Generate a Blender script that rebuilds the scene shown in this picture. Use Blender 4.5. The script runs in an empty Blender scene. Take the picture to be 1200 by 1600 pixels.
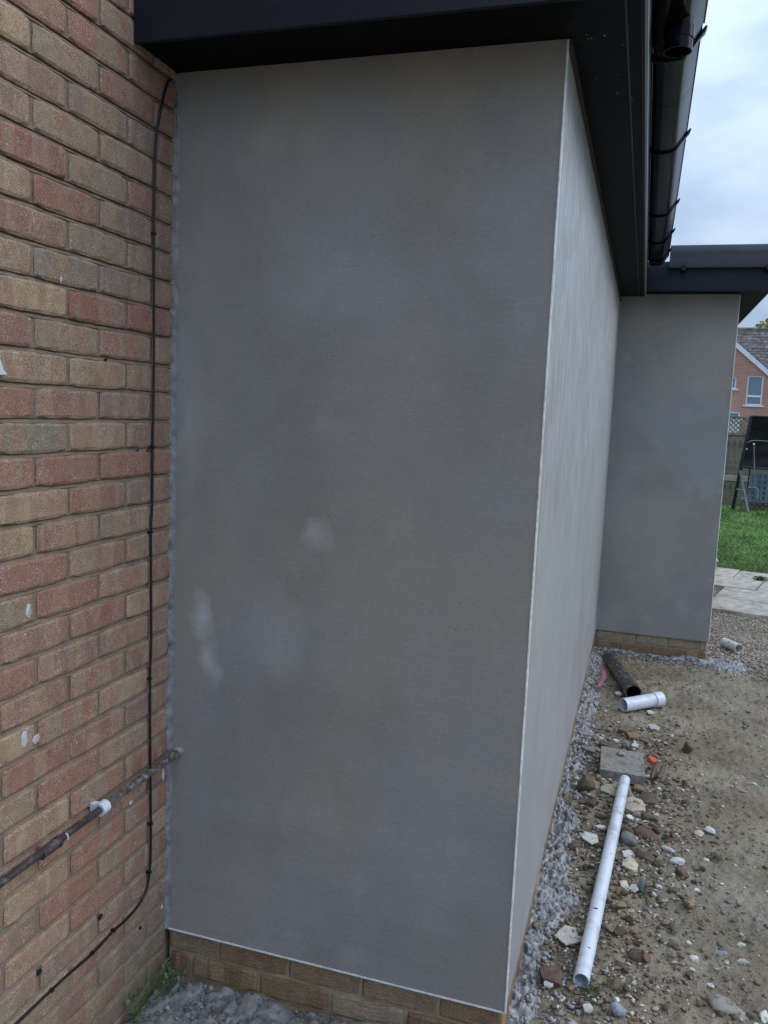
import bpy, math, random
import numpy as np
from mathutils import Vector, Matrix, noise as mnoise

# ------------------------------------------------------------------ camera, light, exposure
S = bpy.context.scene
COL = S.collection
cam_d = bpy.data.cameras.new('camera'); cam = bpy.data.objects.new('camera', cam_d); COL.objects.link(cam)
cam.location = (1.2619, -2.0634, 1.6267)
cam.rotation_euler = (1.45039, -0.042365, 0.302469)
cam_d.sensor_fit = 'VERTICAL'; cam_d.sensor_height = 36.0; cam_d.lens = 36.0 * 1299.47 / 1600.0
cam_d.clip_start = 0.02; cam_d.clip_end = 1500
S.camera = cam

W = bpy.data.worlds.new('World'); S.world = W; W.use_nodes = True
wn = W.node_tree; wn.nodes.clear()
SUN_EL = math.radians(38); SUN_AZ = math.radians(78)     # compass angle from +Y towards +X
o = wn.nodes.new('ShaderNodeOutputWorld'); bg = wn.nodes.new('ShaderNodeBackground')
sky = wn.nodes.new('ShaderNodeTexSky'); sky.sky_type = 'NISHITA'; sky.sun_disc = False
sky.sun_elevation = SUN_EL; sky.sun_rotation = SUN_AZ; sky.air_density = 1.0; sky.dust_density = 2.0
tc = wn.nodes.new('ShaderNodeTexCoord')
mp = wn.nodes.new('ShaderNodeMapping'); mp.inputs['Scale'].default_value = (1.0, 1.0, 2.2)
n1 = wn.nodes.new('ShaderNodeTexNoise'); n1.inputs['Scale'].default_value = 5.0; n1.inputs['Detail'].default_value = 4; n1.inputs['Roughness'].default_value = .5
cr = wn.nodes.new('ShaderNodeValToRGB')
cr.color_ramp.elements[0].position = .40; cr.color_ramp.elements[0].color = (4.0, 5.3, 7.5, 1)
cr.color_ramp.elements[1].position = .62; cr.color_ramp.elements[1].color = (6.1, 7.5, 9.3, 1)
mx = wn.nodes.new('ShaderNodeMix'); mx.data_type = 'RGBA'; mx.inputs[0].default_value = .86
wn.links.new(tc.outputs['Generated'], mp.inputs[0]); wn.links.new(mp.outputs[0], n1.inputs['Vector'])
wn.links.new(n1.outputs['Fac'], cr.inputs[0])
wn.links.new(sky.outputs[0], mx.inputs[6]); wn.links.new(cr.outputs[0], mx.inputs[7])
sxyz = wn.nodes.new('ShaderNodeSeparateXYZ'); wn.links.new(tc.outputs['Generated'], sxyz.inputs[0])
mr = wn.nodes.new('ShaderNodeMapRange'); mr.inputs['From Min'].default_value = 0; mr.inputs['From Max'].default_value = 1
mr.inputs['To Min'].default_value = .57; mr.inputs['To Max'].default_value = 1.95; wn.links.new(sxyz.outputs[2], mr.inputs['Value'])
vs_ = wn.nodes.new('ShaderNodeVectorMath'); vs_.operation = 'SCALE'; wn.links.new(mx.outputs[2], vs_.inputs[0]); wn.links.new(mr.outputs[0], vs_.inputs['Scale'])
wn.links.new(vs_.outputs[0], bg.inputs[0]); bg.inputs[1].default_value = 0.10
wn.links.new(bg.outputs[0], o.inputs[0])

sd = bpy.data.lights.new('sun', 'SUN'); sd.energy = 0.7; sd.angle = math.radians(35); sd.color = (1, .96, .9)
sun = bpy.data.objects.new('sun', sd); COL.objects.link(sun)
sv = Vector((math.sin(SUN_AZ)*math.cos(SUN_EL), math.cos(SUN_AZ)*math.cos(SUN_EL), math.sin(SUN_EL)))
sun.rotation_euler = sv.to_track_quat('Z', 'Y').to_euler(); sun.location = (8, -3, 9)

S.view_settings.view_transform = 'Standard'; S.view_settings.look = 'None'
S.view_settings.gamma = 1; S.view_settings.use_curve_mapping = False
S.view_settings.exposure = 0.42
S.render.engine = 'CYCLES'

# ------------------------------------------------------------------ helpers
rng = np.random.default_rng(7); random.seed(7)

def tag(o, label=None, cat=None, group=None, kind=None):
    if label: o['label'] = label
    if cat: o['category'] = cat
    if group: o['group'] = group
    if kind: o['kind'] = kind
    return o

def link(name, me, parent=None, loc=None, rot=None):
    ob = bpy.data.objects.new(name, me); COL.objects.link(ob)
    if parent is not None: ob.parent = parent
    if loc is not None: ob.location = loc
    if rot is not None: ob.rotation_euler = rot
    return ob

def empty(name, loc=(0, 0, 0), rot=(0, 0, 0)):
    return link(name, None, None, loc, rot)

def mesh(name, V, F, mat=None, smooth=False, attrs=None):
    """V (n,3) array, F list of tuples or (m,k) array"""
    me = bpy.data.meshes.new(name)
    V = np.asarray(V, dtype=np.float32)
    if isinstance(F, np.ndarray):
        m, k = F.shape
        me.vertices.add(len(V)); me.vertices.foreach_set('co', V.ravel())
        me.loops.add(m*k); me.loops.foreach_set('vertex_index', F.astype(np.int32).ravel())
        me.polygons.add(m); me.polygons.foreach_set('loop_start', np.arange(0, m*k, k, dtype=np.int32))
        me.update(calc_edges=True)
    else:
        me.from_pydata([tuple(map(float, v)) for v in V], [], F)
    if smooth: me.polygons.foreach_set('use_smooth', np.ones(len(me.polygons), dtype=bool))
    if mat: me.materials.append(mat)
    if attrs:
        for an, (dom, typ, data) in attrs.items():
            a = me.attributes.new(an, typ, dom)
            a.data.foreach_set('value' if typ == 'FLOAT' else 'color', np.asarray(data, dtype=np.float32).ravel())
    me.validate(); me.update()
    return me

class MB:
    def __init__(s): s.v = []; s.f = []
    def box(s, a, b, M=None):
        x0, y0, z0 = a; x1, y1, z1 = b
        n = len(s.v)
        c = [(x0,y0,z0),(x1,y0,z0),(x1,y1,z0),(x0,y1,z0),(x0,y0,z1),(x1,y0,z1),(x1,y1,z1),(x0,y1,z1)]
        if M is not None: c = [tuple(M @ Vector(p)) for p in c]
        s.v += c
        s.f += [tuple(n+i for i in q) for q in [(0,3,2,1),(4,5,6,7),(0,1,5,4),(1,2,6,5),(2,3,7,6),(3,0,4,7)]]
        return s
    def tube(s, pts, r, n=8, caps=True, radii=None):
        pts = [Vector(p) for p in pts]; base = len(s.v)
        dirs = [(pts[min(i+1, len(pts)-1)] - pts[max(i-1, 0)]).normalized() for i in range(len(pts))]
        up = min((Vector((0,0,1)), Vector((1,0,0)), Vector((0,1,0))), key=lambda a: max(abs(a.dot(q)) for q in dirs))
        for i, p in enumerate(pts):
            d = (pts[min(i+1, len(pts)-1)] - pts[max(i-1, 0)]).normalized()
            if up is None: up = Vector((0,0,1)) if abs(d.z) < .9 else Vector((1,0,0))
            a = d.cross(up).normalized(); b = d.cross(a).normalized(); up = b.cross(d) if False else up
            rr = radii[i] if radii else r
            for k in range(n):
                t = 2*math.pi*k/n
                s.v.append(tuple(p + a*math.cos(t)*rr + b*math.sin(t)*rr))
        for i in range(len(pts)-1):
            for k in range(n):
                a0 = base+i*n+k; a1 = base+i*n+(k+1) % n
                s.f.append((a0, a1, a1+n, a0+n))
        if caps:
            s.f.append(tuple(base+k for k in range(n))[::-1]); e = base+(len(pts)-1)*n
            s.f.append(tuple(e+k for k in range(n)))
        return s
    def pipe(s, p0, p1, r, ri, n=24, m=1, wob=0):
        """hollow tube with open ends"""
        p0 = Vector(p0); p1 = Vector(p1); d = (p1-p0).normalized()
        up = Vector((0,0,1)) if abs(d.z) < .95 else Vector((0,1,0)); a = d.cross(up).normalized(); b = a.cross(d).normalized()
        base = len(s.v)
        rings = []
        for i in range(m+1):
            t = i/m; c = p0.lerp(p1, t); rings.append((c, r))
        rings += [(p1, ri), (p0, ri)]
        for c, rr in rings:
            for k in range(n):
                t = 2*math.pi*k/n
                s.v.append(tuple(c + a*math.cos(t)*rr + b*math.sin(t)*rr))
        L = len(rings)
        for i in range(L):
            j = (i+1) % L
            for k in range(n):
                k2 = (k+1) % n
                s.f.append((base+i*n+k, base+i*n+k2, base+j*n+k2, base+j*n+k))
        return s
    def prism(s, prof, axis, a, b):
        """closed profile of 2D points extruded along axis ('x' -> profile is (y,z), 'y' -> (x,z), 'z' -> (x,y))"""
        n = len(prof); base = len(s.v)
        for t in (a, b):
            for (u, w) in prof:
                s.v.append({'x': (t, u, w), 'y': (u, t, w), 'z': (u, w, t)}[axis])
        for i in range(n):
            j = (i+1) % n
            s.f.append((base+i, base+j, base+n+j, base+n+i))
        s.f.append(tuple(base+i for i in range(n))[::-1]); s.f.append(tuple(base+n+i for i in range(n)))
        return s
    def build(s, name, mat, parent=None, smooth=False, bevel=0, loc=None, rot=None, fixn=True):
        me = mesh(name, s.v, s.f, mat)
        if fixn or bevel:
            import bmesh
            bm = bmesh.new(); bm.from_mesh(me)
            bmesh.ops.recalc_face_normals(bm, faces=bm.faces)
            if bevel:
                ed = [e for e in bm.edges if len(e.link_faces) == 2 and e.calc_face_angle(0) > .6]
                bmesh.ops.bevel(bm, geom=ed, offset=bevel, segments=2, affect='EDGES', profile=.6)
            bm.to_mesh(me); bm.free()
        if smooth:
            me.polygons.foreach_set('use_smooth', np.ones(len(me.polygons), dtype=bool))
            try: me.set_sharp_from_angle(angle=math.radians(35))
            except Exception: pass
        return link(name, me, parent, loc, rot)

def vnoise(x, y, seed=0):
    """2D value noise, arrays in, about -1..1"""
    xi = np.floor(x).astype(np.int64); yi = np.floor(y).astype(np.int64)
    fx = x-xi; fy = y-yi; fx = fx*fx*(3-2*fx); fy = fy*fy*(3-2*fy)
    def h(a, b):
        n = (a*374761393 + b*668265263 + seed*1442695041) & 0xffffffff
        n = ((n ^ (n >> 13))*1274126177) & 0xffffffff
        return ((n ^ (n >> 16)) & 0xffff)/32767.5-1
    return (h(xi, yi)*(1-fx)+h(xi+1, yi)*fx)*(1-fy)+(h(xi, yi+1)*(1-fx)+h(xi+1, yi+1)*fx)*fy

def fbm(x, y, sc, oct=4, seed=0, gain=.5):
    x = np.asarray(x, float); y = np.asarray(y, float)
    t = 0; a = 1
    for i in range(oct):
        t = t + a*vnoise(x*sc+i*17.3, y*sc-i*9.1, seed+i); sc *= 2.03; a *= gain
    return t

# ------------------------------------------------------------------ materials
def newmat(name):
    m = bpy.data.materials.new(name); m.use_nodes = True
    nt = m.node_tree; nt.nodes.clear()
    out = nt.nodes.new('ShaderNodeOutputMaterial'); b = nt.nodes.new('ShaderNodeBsdfPrincipled')
    nt.links.new(b.outputs[0], out.inputs[0])
    return m, nt, b

class N:
    def __init__(s, nt): s.nt = nt
    def link(s, a, b): s.nt.links.new(a, b)
    def coord(s, kind='Object', scale=(1,1,1), offs=None):
        t = s.nt.nodes.new('ShaderNodeTexCoord'); m = s.nt.nodes.new('ShaderNodeMapping')
        s.link(t.outputs[kind], m.inputs[0]); m.inputs['Scale'].default_value = scale
        if offs is not None: s.link(offs, m.inputs['Location'])
        return m.outputs[0]
    def noise(s, vec, scale, detail=3, rough=.5):
        n = s.nt.nodes.new('ShaderNodeTexNoise'); s.link(vec, n.inputs['Vector'])
        n.inputs['Scale'].default_value = scale; n.inputs['Detail'].default_value = detail; n.inputs['Roughness'].default_value = rough
        return n.outputs['Fac']
    def voro(s, vec, scale, out='Distance', feat='F1'):
        n = s.nt.nodes.new('ShaderNodeTexVoronoi'); s.link(vec, n.inputs['Vector']); n.feature = feat
        n.inputs['Scale'].default_value = scale
        return n.outputs[out]
    def ramp(s, fac, stops, interp='LINEAR'):
        r = s.nt.nodes.new('ShaderNodeValToRGB'); r.color_ramp.interpolation = interp
        e = r.color_ramp.elements
        while len(e) < len(stops): e.new(.5)
        for i, (p, c) in enumerate(stops):
            e[i].position = p
            if not hasattr(c, '__len__'): c = (c, c, c)
            e[i].color = (*c, 1)
        s.link(fac, r.inputs[0]); return r.outputs[0]
    def mix(s, fac, a, b, mode='MIX'):
        m = s.nt.nodes.new('ShaderNodeMix'); m.data_type = 'RGBA'; m.blend_type = mode
        for sock, v in ((m.inputs[0], fac), (m.inputs[6], a), (m.inputs[7], b)):
            if hasattr(v, 'is_linked') or hasattr(v, 'links'): s.link(v, sock)
            elif hasattr(v, '__len__'): sock.default_value = (*v, 1)
            else: sock.default_value = v if sock == m.inputs[0] else (v, v, v, 1)
        return m.outputs[2]
    def math(s, op, a, b=0.0, c=None):
        m = s.nt.nodes.new('ShaderNodeMath'); m.operation = op
        for i, v in enumerate((a, b) if c is None else (a, b, c)):
            if hasattr(v, 'links'): s.link(v, m.inputs[i])
            else: m.inputs[i].default_value = v
        return m.outputs[0]
    def bump(s, h, strength, dist, prev=None):
        b = s.nt.nodes.new('ShaderNodeBump'); s.link(h, b.inputs['Height'])
        b.inputs['Strength'].default_value = strength; b.inputs['Distance'].default_value = dist
        if prev is not None: s.link(prev, b.inputs['Normal'])
        return b.outputs[0]
    def attr(s, name, typ='GEOMETRY', out='Fac'):
        a = s.nt.nodes.new('ShaderNodeAttribute'); a.attribute_name = name; a.attribute_type = typ
        return a.outputs[out]

def mat_simple(name, col, rough=.5, metal=0, var=0, scale=30, bump=0, bscale=80, spec=.5, dirt=None, dirtamt=.5, dscale=12):
    m, nt, b = newmat(name); n = N(nt); v = n.coord('Object')
    c = None
    f = n.noise(v, scale, 4)
    lo = tuple(x*(1-var) for x in col); hi = tuple(min(1, x*(1+var)) for x in col)
    c = n.ramp(f, [(.3, lo), (.7, hi)])
    if dirt:
        f2 = n.noise(v, dscale, 5, .65)
        c = n.mix(n.ramp(f2, [(.5, 0), (.66, dirtamt)]), c, dirt)
    n.link(c, b.inputs['Base Color'])
    b.inputs['Roughness'].default_value = rough; b.inputs['Metallic'].default_value = metal
    b.inputs['Specular IOR Level'].default_value = spec
    if bump: n.link(n.bump(n.noise(v, bscale, 5, .6), bump, .002), b.inputs['Normal'])
    return m

# --- facing brick (one look, tint chosen per brick)
def make_brick_mat(name, dark=1.0, plinth=False):
    m, nt, b = newmat(name); n = N(nt)
    t = n.math('ADD', n.attr('tint', 'OBJECT'), n.attr('tint_v', 'GEOMETRY'))
    off = n.math('MULTIPLY', t, 53.7)
    cx = nt.nodes.new('ShaderNodeCombineXYZ'); n.link(off, cx.inputs[0]); n.link(off, cx.inputs[1]); n.link(off, cx.inputs[2])
    v = n.coord('Object', (1,1,1), cx.outputs[0])
    if plinth:
        base = n.ramp(t, [(0, (0.265,0.164,0.092)), (.35, (0.336,0.214,0.119)), (.6, (0.239,0.142,0.079)), (.8, (0.435,0.314,0.191)), (1, (0.379,0.320,0.224))])
        second = n.ramp(t, [(0, (0.392,0.270,0.158)), (.5, (0.196,0.128,0.072)), (1, (0.448,0.356,0.238))])
    else:
        base = n.ramp(t, [(0, (0.314,0.141,0.105)), (.14, (0.347,0.180,0.129)), (.3, (0.371,0.233,0.164)), (.5, (0.391,0.266,0.186)), (.68, (0.348,0.254,0.182)), (.84, (0.466,0.331,0.221)), (1, (0.291,0.243,0.185))])
        second = n.ramp(t, [(0, (0.370,0.240,0.182)), (.3, (0.341,0.167,0.123)), (.5, (0.292,0.222,0.178)), (.62, (0.376,0.186,0.134)), (.8, (0.398,0.259,0.178)), (1, (0.357,0.241,0.167))])
    vb = n.coord('Object', (1, 1, .14), cx.outputs[0])
    band = n.ramp(n.noise(vb, 17, 3, .5), [(.47, 0), (.51, 1)])
    c = n.mix(n.math('MULTIPLY', band, .9), base, second)
    c = n.mix(n.ramp(n.noise(v, 38, 5, .7), [(.38, .0), (.75, .45)]), c, (.12,.09,.07), 'MIX')
    sp = n.ramp(n.noise(v, 420, 2, .6), [(.40, (.55,.5,.46)), (.5, 1), (.62, (1.3,1.3,1.32))])
    c = n.mix(.85, c, sp, 'MULTIPLY')
    if not plinth:
        w = n.ramp(n.noise(v, 290, 1, .5), [(.635, 0), (.68, 1)])
        zone = n.ramp(n.noise(v, 26, 2, .5), [(.45, .12), (.62, .8)])
        c = n.mix(n.math('MULTIPLY', w, zone), c, (.62,.62,.62))
        # damp algae on the lowest courses (world height)
        g = nt.nodes.new('ShaderNodeNewGeometry'); sx = nt.nodes.new('ShaderNodeSeparateXYZ'); n.link(g.outputs['Position'], sx.inputs[0])
        low = n.ramp(n.math('ADD', n.math('MULTIPLY', sx.outputs[2], 1.0), n.math('MULTIPLY', n.noise(g.outputs['Position'], 9, 4), .5)), [(.12, .6), (.52, 0)])
        c = n.mix(low, c, (.085,.085,.05))
    n.link(c, b.inputs['Base Color'])
    b.inputs['Roughness'].default_value = .82; b.inputs['Specular IOR Level'].default_value = .35
    h = n.bump(n.noise(v, 260, 4, .7), .55, .0016)
    if plinth:
        vr = n.coord('Object', (1, .35, 1.3), cx.outputs[0])
        h = n.bump(n.noise(vr, 95, 4, .7), 1.0, .006, h)
    else:
        h = n.bump(n.noise(v, 60, 3, .6), .4, .003, h)
        vd = n.coord('Object', (1, 1, .12), cx.outputs[0])
        h = n.bump(n.noise(vd, 120, 2, .5), .25, .0015, h)
    n.link(h, b.inputs['Normal'])
    return m

def make_mortar(name, col, low=True):
    m, nt, b = newmat(name); n = N(nt); v = n.coord('Object')
    c = n.ramp(n.noise(v, 14, 5, .6), [(.3, tuple(x*.72 for x in col)), (.7, tuple(x*1.25 for x in col))])
    c = n.mix(.6, c, n.ramp(n.noise(v, 500, 2), [(.35, (.6,.6,.6)), (.65, (1.25,1.25,1.25))]), 'MULTIPLY')
    n.link(c, b.inputs['Base Color']); b.inputs['Roughness'].default_value = .95; b.inputs['Specular IOR Level'].default_value = .2
    h = n.bump(n.noise(v, 300, 4, .7), .7, .002); h = n.bump(n.noise(v, 55, 3), .5, .004, h)
    n.link(h, b.inputs['Normal']); return m

def make_render(name, streak):
    """smooth sand and cement render, trowelled, still damp in places"""
    m, nt, b = newmat(name); n = N(nt); v = n.coord('Object')
    warm = (.322,.302,.268); cool = (.290,.292,.298); dk = (.245,.236,.218)
    if streak: warm = (.325,.325,.32); cool = (.31,.32,.335); dk = (.285,.29,.295)
    vs = n.coord('Object', (1, 1, .55))
    f = n.noise(vs, 2.4, 5, .6)
    c = n.mix(n.ramp(f, [(.43, 0), (.56, 1)]), warm, cool)
    c = n.mix(n.ramp(n.noise(v, 1.6, 4, .6), [(.45, .0), (.6, .6)]), c, dk)
    c = n.mix(n.ramp(n.noise(v, 5.5, 5, .65), [(.55, 0), (.72, .4)]), c, (.385,.38,.37))
    fine = n.noise(n.coord('Object', (.35, .35, 1) if not streak else (1, 1, 1)), 210, 3, .6)
    c = n.mix(.55, c, n.ramp(fine, [(.3, (.86,.86,.86)), (.7, (1.12,1.12,1.12))]), 'MULTIPLY')
    if streak:
        st = n.noise(n.coord('Object', (1, 1, .16)), 38, 6, .7)
        gp = nt.nodes.new('ShaderNodeSeparateXYZ'); n.link(n.coord('Object'), gp.inputs[0])
        hi = n.ramp(n.math('ADD', n.math('MULTIPLY', gp.outputs[2], .4), n.math('MULTIPLY', n.noise(v, 3, 3), .3)), [(.5, .08), (.95, 1)])
        c = n.mix(n.math('MULTIPLY', n.ramp(st, [(.44, 0), (.60, .85)]), hi), c, (.49,.52,.55))
        st2 = n.noise(n.coord('Object', (1, 1, .08)), 30, 5, .65)
        c = n.mix(n.ramp(st2, [(.54, 0), (.7, .22)]), c, (.24,.245,.245))
    else:
        # efflorescence blooms and trowel scuffs, each at its own place on the wall
        g = n.coord('Object'); wob = nt.nodes.new('ShaderNodeTexNoise'); n.link(g, wob.inputs['Vector']); wob.inputs['Scale'].default_value = 11; wob.inputs['Detail'].default_value = 4
        vm = nt.nodes.new('ShaderNodeVectorMath'); vm.operation = 'MULTIPLY_ADD'
        n.link(wob.outputs['Color'], vm.inputs[0]); vm.inputs[1].default_value = (.09,.0,.12); vm.inputs[2].default_value = (-.045,0,-.06)
        va = nt.nodes.new('ShaderNodeVectorMath'); va.operation = 'ADD'; n.link(g, va.inputs[0]); n.link(vm.outputs[0], va.inputs[1])
        for (x, z, rx, rz, a) in [(.447,1.286,.05,.055,.42),(.10,1.03,.042,.085,.85),(.125,.90,.04,.09,.62),(.34,1.0,.09,.16,.22),(.50,1.95,.3,.12,.10),(.62,1.62,.22,.35,.10),(.05,1.55,.06,.35,.22)]:
            mp_ = nt.nodes.new('ShaderNodeMapping'); mp_.vector_type = 'TEXTURE'
            mp_.inputs['Location'].default_value = (x, 0, z); mp_.inputs['Scale'].default_value = (rx, 5, rz)
            n.link(va.outputs[0], mp_.inputs[0])
            ln = nt.nodes.new('ShaderNodeVectorMath'); ln.operation = 'LENGTH'; n.link(mp_.outputs[0], ln.inputs[0])
            c = n.mix(n.ramp(ln.outputs['Value'], [(.1, a), (1, 0)]), c, (.55,.56,.58))
        # pin holes where the sand dragged, upper right
        pit = n.voro(n.coord('Object', (1, 1, 1.3)), 95)
        pz = n.ramp(n.noise(v, 3.2, 3), [(.52, 0), (.66, 1)])
        pm = n.math('MULTIPLY', n.ramp(pit, [(.08, 1), (.17, 0)]), pz)
        c = n.mix(n.math('MULTIPLY', pm, .75), c, (.07,.065,.06))
    sg = n.voro(v, 420); c = n.mix(.5, c, n.ramp(sg, [(.15, (.78,.78,.78)), (.5, (1.1,1.1,1.1))]), 'MULTIPLY')
    pk = n.math('MULTIPLY', n.ramp(n.voro(n.coord('Object', (1, 1, 1.6)), 26), [(.055, 1), (.085, 0)]), n.ramp(n.noise(v, 5, 3), [(.54, 0), (.62, .8)]))
    c = n.mix(pk, c, (.12,.115,.105))
    n.link(c, b.inputs['Base Color'])
    rr = n.ramp(n.noise(v, 3.5, 4), [(.35, .40 if streak else .66), (.65, .56 if streak else .85)]); n.link(rr, b.inputs['Roughness'])
    b.inputs['Specular IOR Level'].default_value = .5 if streak else .25
    h = n.bump(fine, .35, .0011)
    if not streak:
        h = n.bump(n.noise(n.coord('Object', (.12, .12, 1)), 75, 3), .3, .0014, h)
        h = n.bump(n.noise(n.coord('Object', (.35, .35, 1)), 16, 4, .6), .22, .006, h)
    else:
        h = n.bump(n.noise(n.coord('Object', (1, 1, .08)), 20, 4), .10, .002, h)
    h = n.bump(n.noise(v, 6, 3), .25, .01, h)
    n.link(h, b.inputs['Normal']); return m

def make_colattr(name, rough=.8, bump=.6, bscale=180, speck=True, spec=.4, trans=0):
    m, nt, b = newmat(name); n = N(nt); v = n.coord('Object')
    c = n.attr('col', 'GEOMETRY', 'Color')
    if name in ('rubble_stone', 'shard'): c = n.mix(n.ramp(n.noise(v, 45, 5, .7), [(.5, 0), (.62, .8 if name == 'rubble_stone' else .55)]), c, (.13,.105,.075))
    if speck: c = n.mix(.8, c, n.ramp(n.noise(v, bscale, 4, .65), [(.3, (.62,.62,.62)), (.7, (1.3,1.3,1.3))]), 'MULTIPLY')
    n.link(c, b.inputs['Base Color']); b.inputs['Roughness'].default_value = rough; b.inputs['Specular IOR Level'].default_value = spec
    if bump: n.link(n.bump(n.noise(v, bscale, 4, .65), bump, .002), b.inputs['Normal'])
    return m

M = {}
M['brick'] = make_brick_mat('facing_brick')
M['plinth'] = make_brick_mat('plinth_brick', plinth=True)
M['mortar'] = make_mortar('mortar', (.25,.195,.145))
M['mortar_dark'] = make_mortar('plinth_mortar', (.36,.29,.2))
M['render'] = make_render('cement_render', False)
M['render_side'] = make_render('cement_render_streaked', True)
M['bead'] = mat_simple('white_plastic_bead', (.86,.86,.86), .45, var=.12, scale=60, dirt=(.38,.37,.35), dirtamt=.5, dscale=16)
M['upvc'] = mat_simple('anthracite_upvc', (.008,.012,.023), .45, var=.15, scale=3, bump=.05, bscale=12, spec=.3, dirt=(.04,.04,.04), dirtamt=.12)
M['soffit'] = mat_simple('anthracite_soffit', (.004,.005,.007), .6, var=.15, scale=3, spec=.08, dirt=(.05,.05,.05), dirtamt=.12)
M['gutter'] = mat_simple('black_gutter_plastic', (.005,.006,.009), .16, var=.1, scale=8, bump=.03, bscale=9, spec=.12, dirt=(.09,.09,.09), dirtamt=.15)
M['cable'] = mat_simple('black_cable', (.010,.009,.012), .38)
M['white_pvc'] = mat_simple('white_pvc', (.66,.70,.77), .32, var=.04, scale=8, dirt=(.30,.27,.23), dirtamt=.5, dscale=14)
M['white_pvc2'] = mat_simple('white_pvc_old', (.68,.68,.64), .42, var=.06, scale=10, dirt=(.22,.19,.15), dirtamt=.6, dscale=18)
M['black_pvc'] = mat_simple('black_pvc_splashed', (.012,.012,.016), .33, var=.1, dirt=(.42,.42,.44), dirtamt=.75, dscale=60)
M['grimy_pipe'] = mat_simple('grimy_brown_pipe', (.05,.038,.04), .42, var=.3, scale=22, dirt=(.22,.2,.18), dirtamt=.5, dscale=45, bump=.3)
M['pipe_mortar'] = mat_simple('mortar_crusted_pipe', (.09,.075,.065), .8, var=.4, scale=60, dirt=(.36,.35,.34), dirtamt=.75, dscale=70, bump=.9, bscale=120)
M['concrete'] = mat_simple('concrete_block', (.24,.225,.195), .9, var=.3, scale=50, bump=.8, bscale=160, dirt=(.1,.085,.06), dirtamt=.7, dscale=14)
M['terracotta'] = mat_simple('terracotta', (.42,.095,.045), .7, var=.2, scale=30, bump=.4)
M['stone'] = make_colattr('rubble_stone', .78, .8, 70)
M['chipmat'] = make_colattr('shard', .55, .35, 90)
M['pebble'] = make_colattr('small_pebbles', .75, .5, 150)
M['slab'] = mat_simple('pale_paving_stone', (.42,.385,.32), .85, var=.25, scale=14, bump=.8, bscale=50, dirt=(.20,.18,.13), dirtamt=.75, dscale=6)
M['splat'] = mat_simple('wet_grey_mortar', (.30,.305,.31), .55, var=.35, scale=40, bump=1, bscale=170, dirt=(.12,.098,.07), dirtamt=.92, dscale=15)
M['wood'] = mat_simple('weathered_fence_wood', (.20,.175,.125), .9, var=.35, scale=9, bump=.3, dirt=(.055,.06,.04), dirtamt=.7, dscale=3)
M['rail'] = mat_simple('pale_concrete_rail', (.34,.33,.28), .9, var=.2, scale=9)
M['lattice'] = mat_simple('lattice_wood', (.21,.17,.12), .9, var=.3, scale=12)
M['black_fabric'] = mat_simple('black_fabric', (.016,.016,.02), .6, var=.4, scale=5, bump=.2, bscale=10)
M['dark_metal'] = mat_simple('dark_painted_metal', (.02,.02,.022), .4)
M['grey_metal'] = mat_simple('grey_painted_metal', (.17,.19,.205), .45, var=.2, scale=8)
M['crate'] = mat_simple('blue_grey_plastic', (.12,.16,.2), .5, var=.2, scale=6)
M['white_paint'] = mat_simple('white_paint', (.72,.74,.78), .5, var=.04, scale=5)
M['leaf'] = make_colattr('leaves', .6, 0, 10, speck=False)
M['bark'] = mat_simple('bark', (.07,.055,.04), .95, var=.3, scale=6, bump=.5)
M['tape'] = mat_simple('pink_plastic_tape', (.62,.24,.36), .45, var=.15, scale=30)
M['hole'] = mat_simple('dark_plug', (.006,.006,.006), .9)
M['flake'] = mat_simple('pale_smear', (.50,.51,.55), .7, var=.25, scale=60)
M['gutter_sheen'] = mat_simple('sky_sheen_gutter', (.10,.12,.165), .3, var=.1, scale=9, dirt=(.2,.2,.2), dirtamt=.2, dscale=30)  # lightened base colour stands in for sky reflected in the far gutter
M['roof'] = mat_simple('grey_roof_felt', (.06,.06,.065), .9, var=.2)
def make_glass():
    m, nt, b = newmat('window_glass'); b.inputs['Base Color'].default_value = (.16,.21,.26,1)
    b.inputs['Roughness'].default_value = .08; b.inputs['Specular IOR Level'].default_value = .8; return m
M['glass'] = make_glass()
def make_farbrick():
    m, nt, b = newmat('far_red_brick'); n = N(nt)
    v = nt.nodes.new('ShaderNodeTexCoord'); mp_ = nt.nodes.new('ShaderNodeMapping'); mp_.inputs['Rotation'].default_value = (math.radians(90), 0, 0)
    n.link(v.outputs['Object'], mp_.inputs[0])
    br = nt.nodes.new('ShaderNodeTexBrick'); n.link(mp_.outputs[0], br.inputs[0])
    br.inputs['Scale'].default_value = 1.0; br.inputs['Brick Width'].default_value = .225; br.inputs['Row Height'].default_value = .075; br.inputs['Mortar Size'].default_value = .01
    br.inputs['Color1'].default_value = (.47,.19,.13,1); br.inputs['Color2'].default_value = (.33,.14,.10,1); br.inputs['Mortar'].default_value = (.42,.35,.30,1)
    c = n.mix(n.ramp(n.noise(v.outputs['Object'], 1.7, 6, .7), [(.4, 0), (.65, .5)]), br.outputs['Color'], (.46,.25,.18))
    n.link(c, b.inputs['Base Color']); b.inputs['Roughness'].default_value = .9; return m
M['farbrick'] = make_farbrick()
def make_tile():
    m, nt, b = newmat('dark_concrete_tiles'); n = N(nt); v = n.coord('Object', (1, 1, 1))
    c = n.ramp(n.noise(v, 4.5, 6, .8), [(.35, (.06,.05,.05)), (.52, (.125,.11,.105)), (.68, (.34,.32,.3))])
    n.link(c, b.inputs['Base Color']); b.inputs['Roughness'].default_value = .85; return m
M['tile'] = make_tile()
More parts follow.
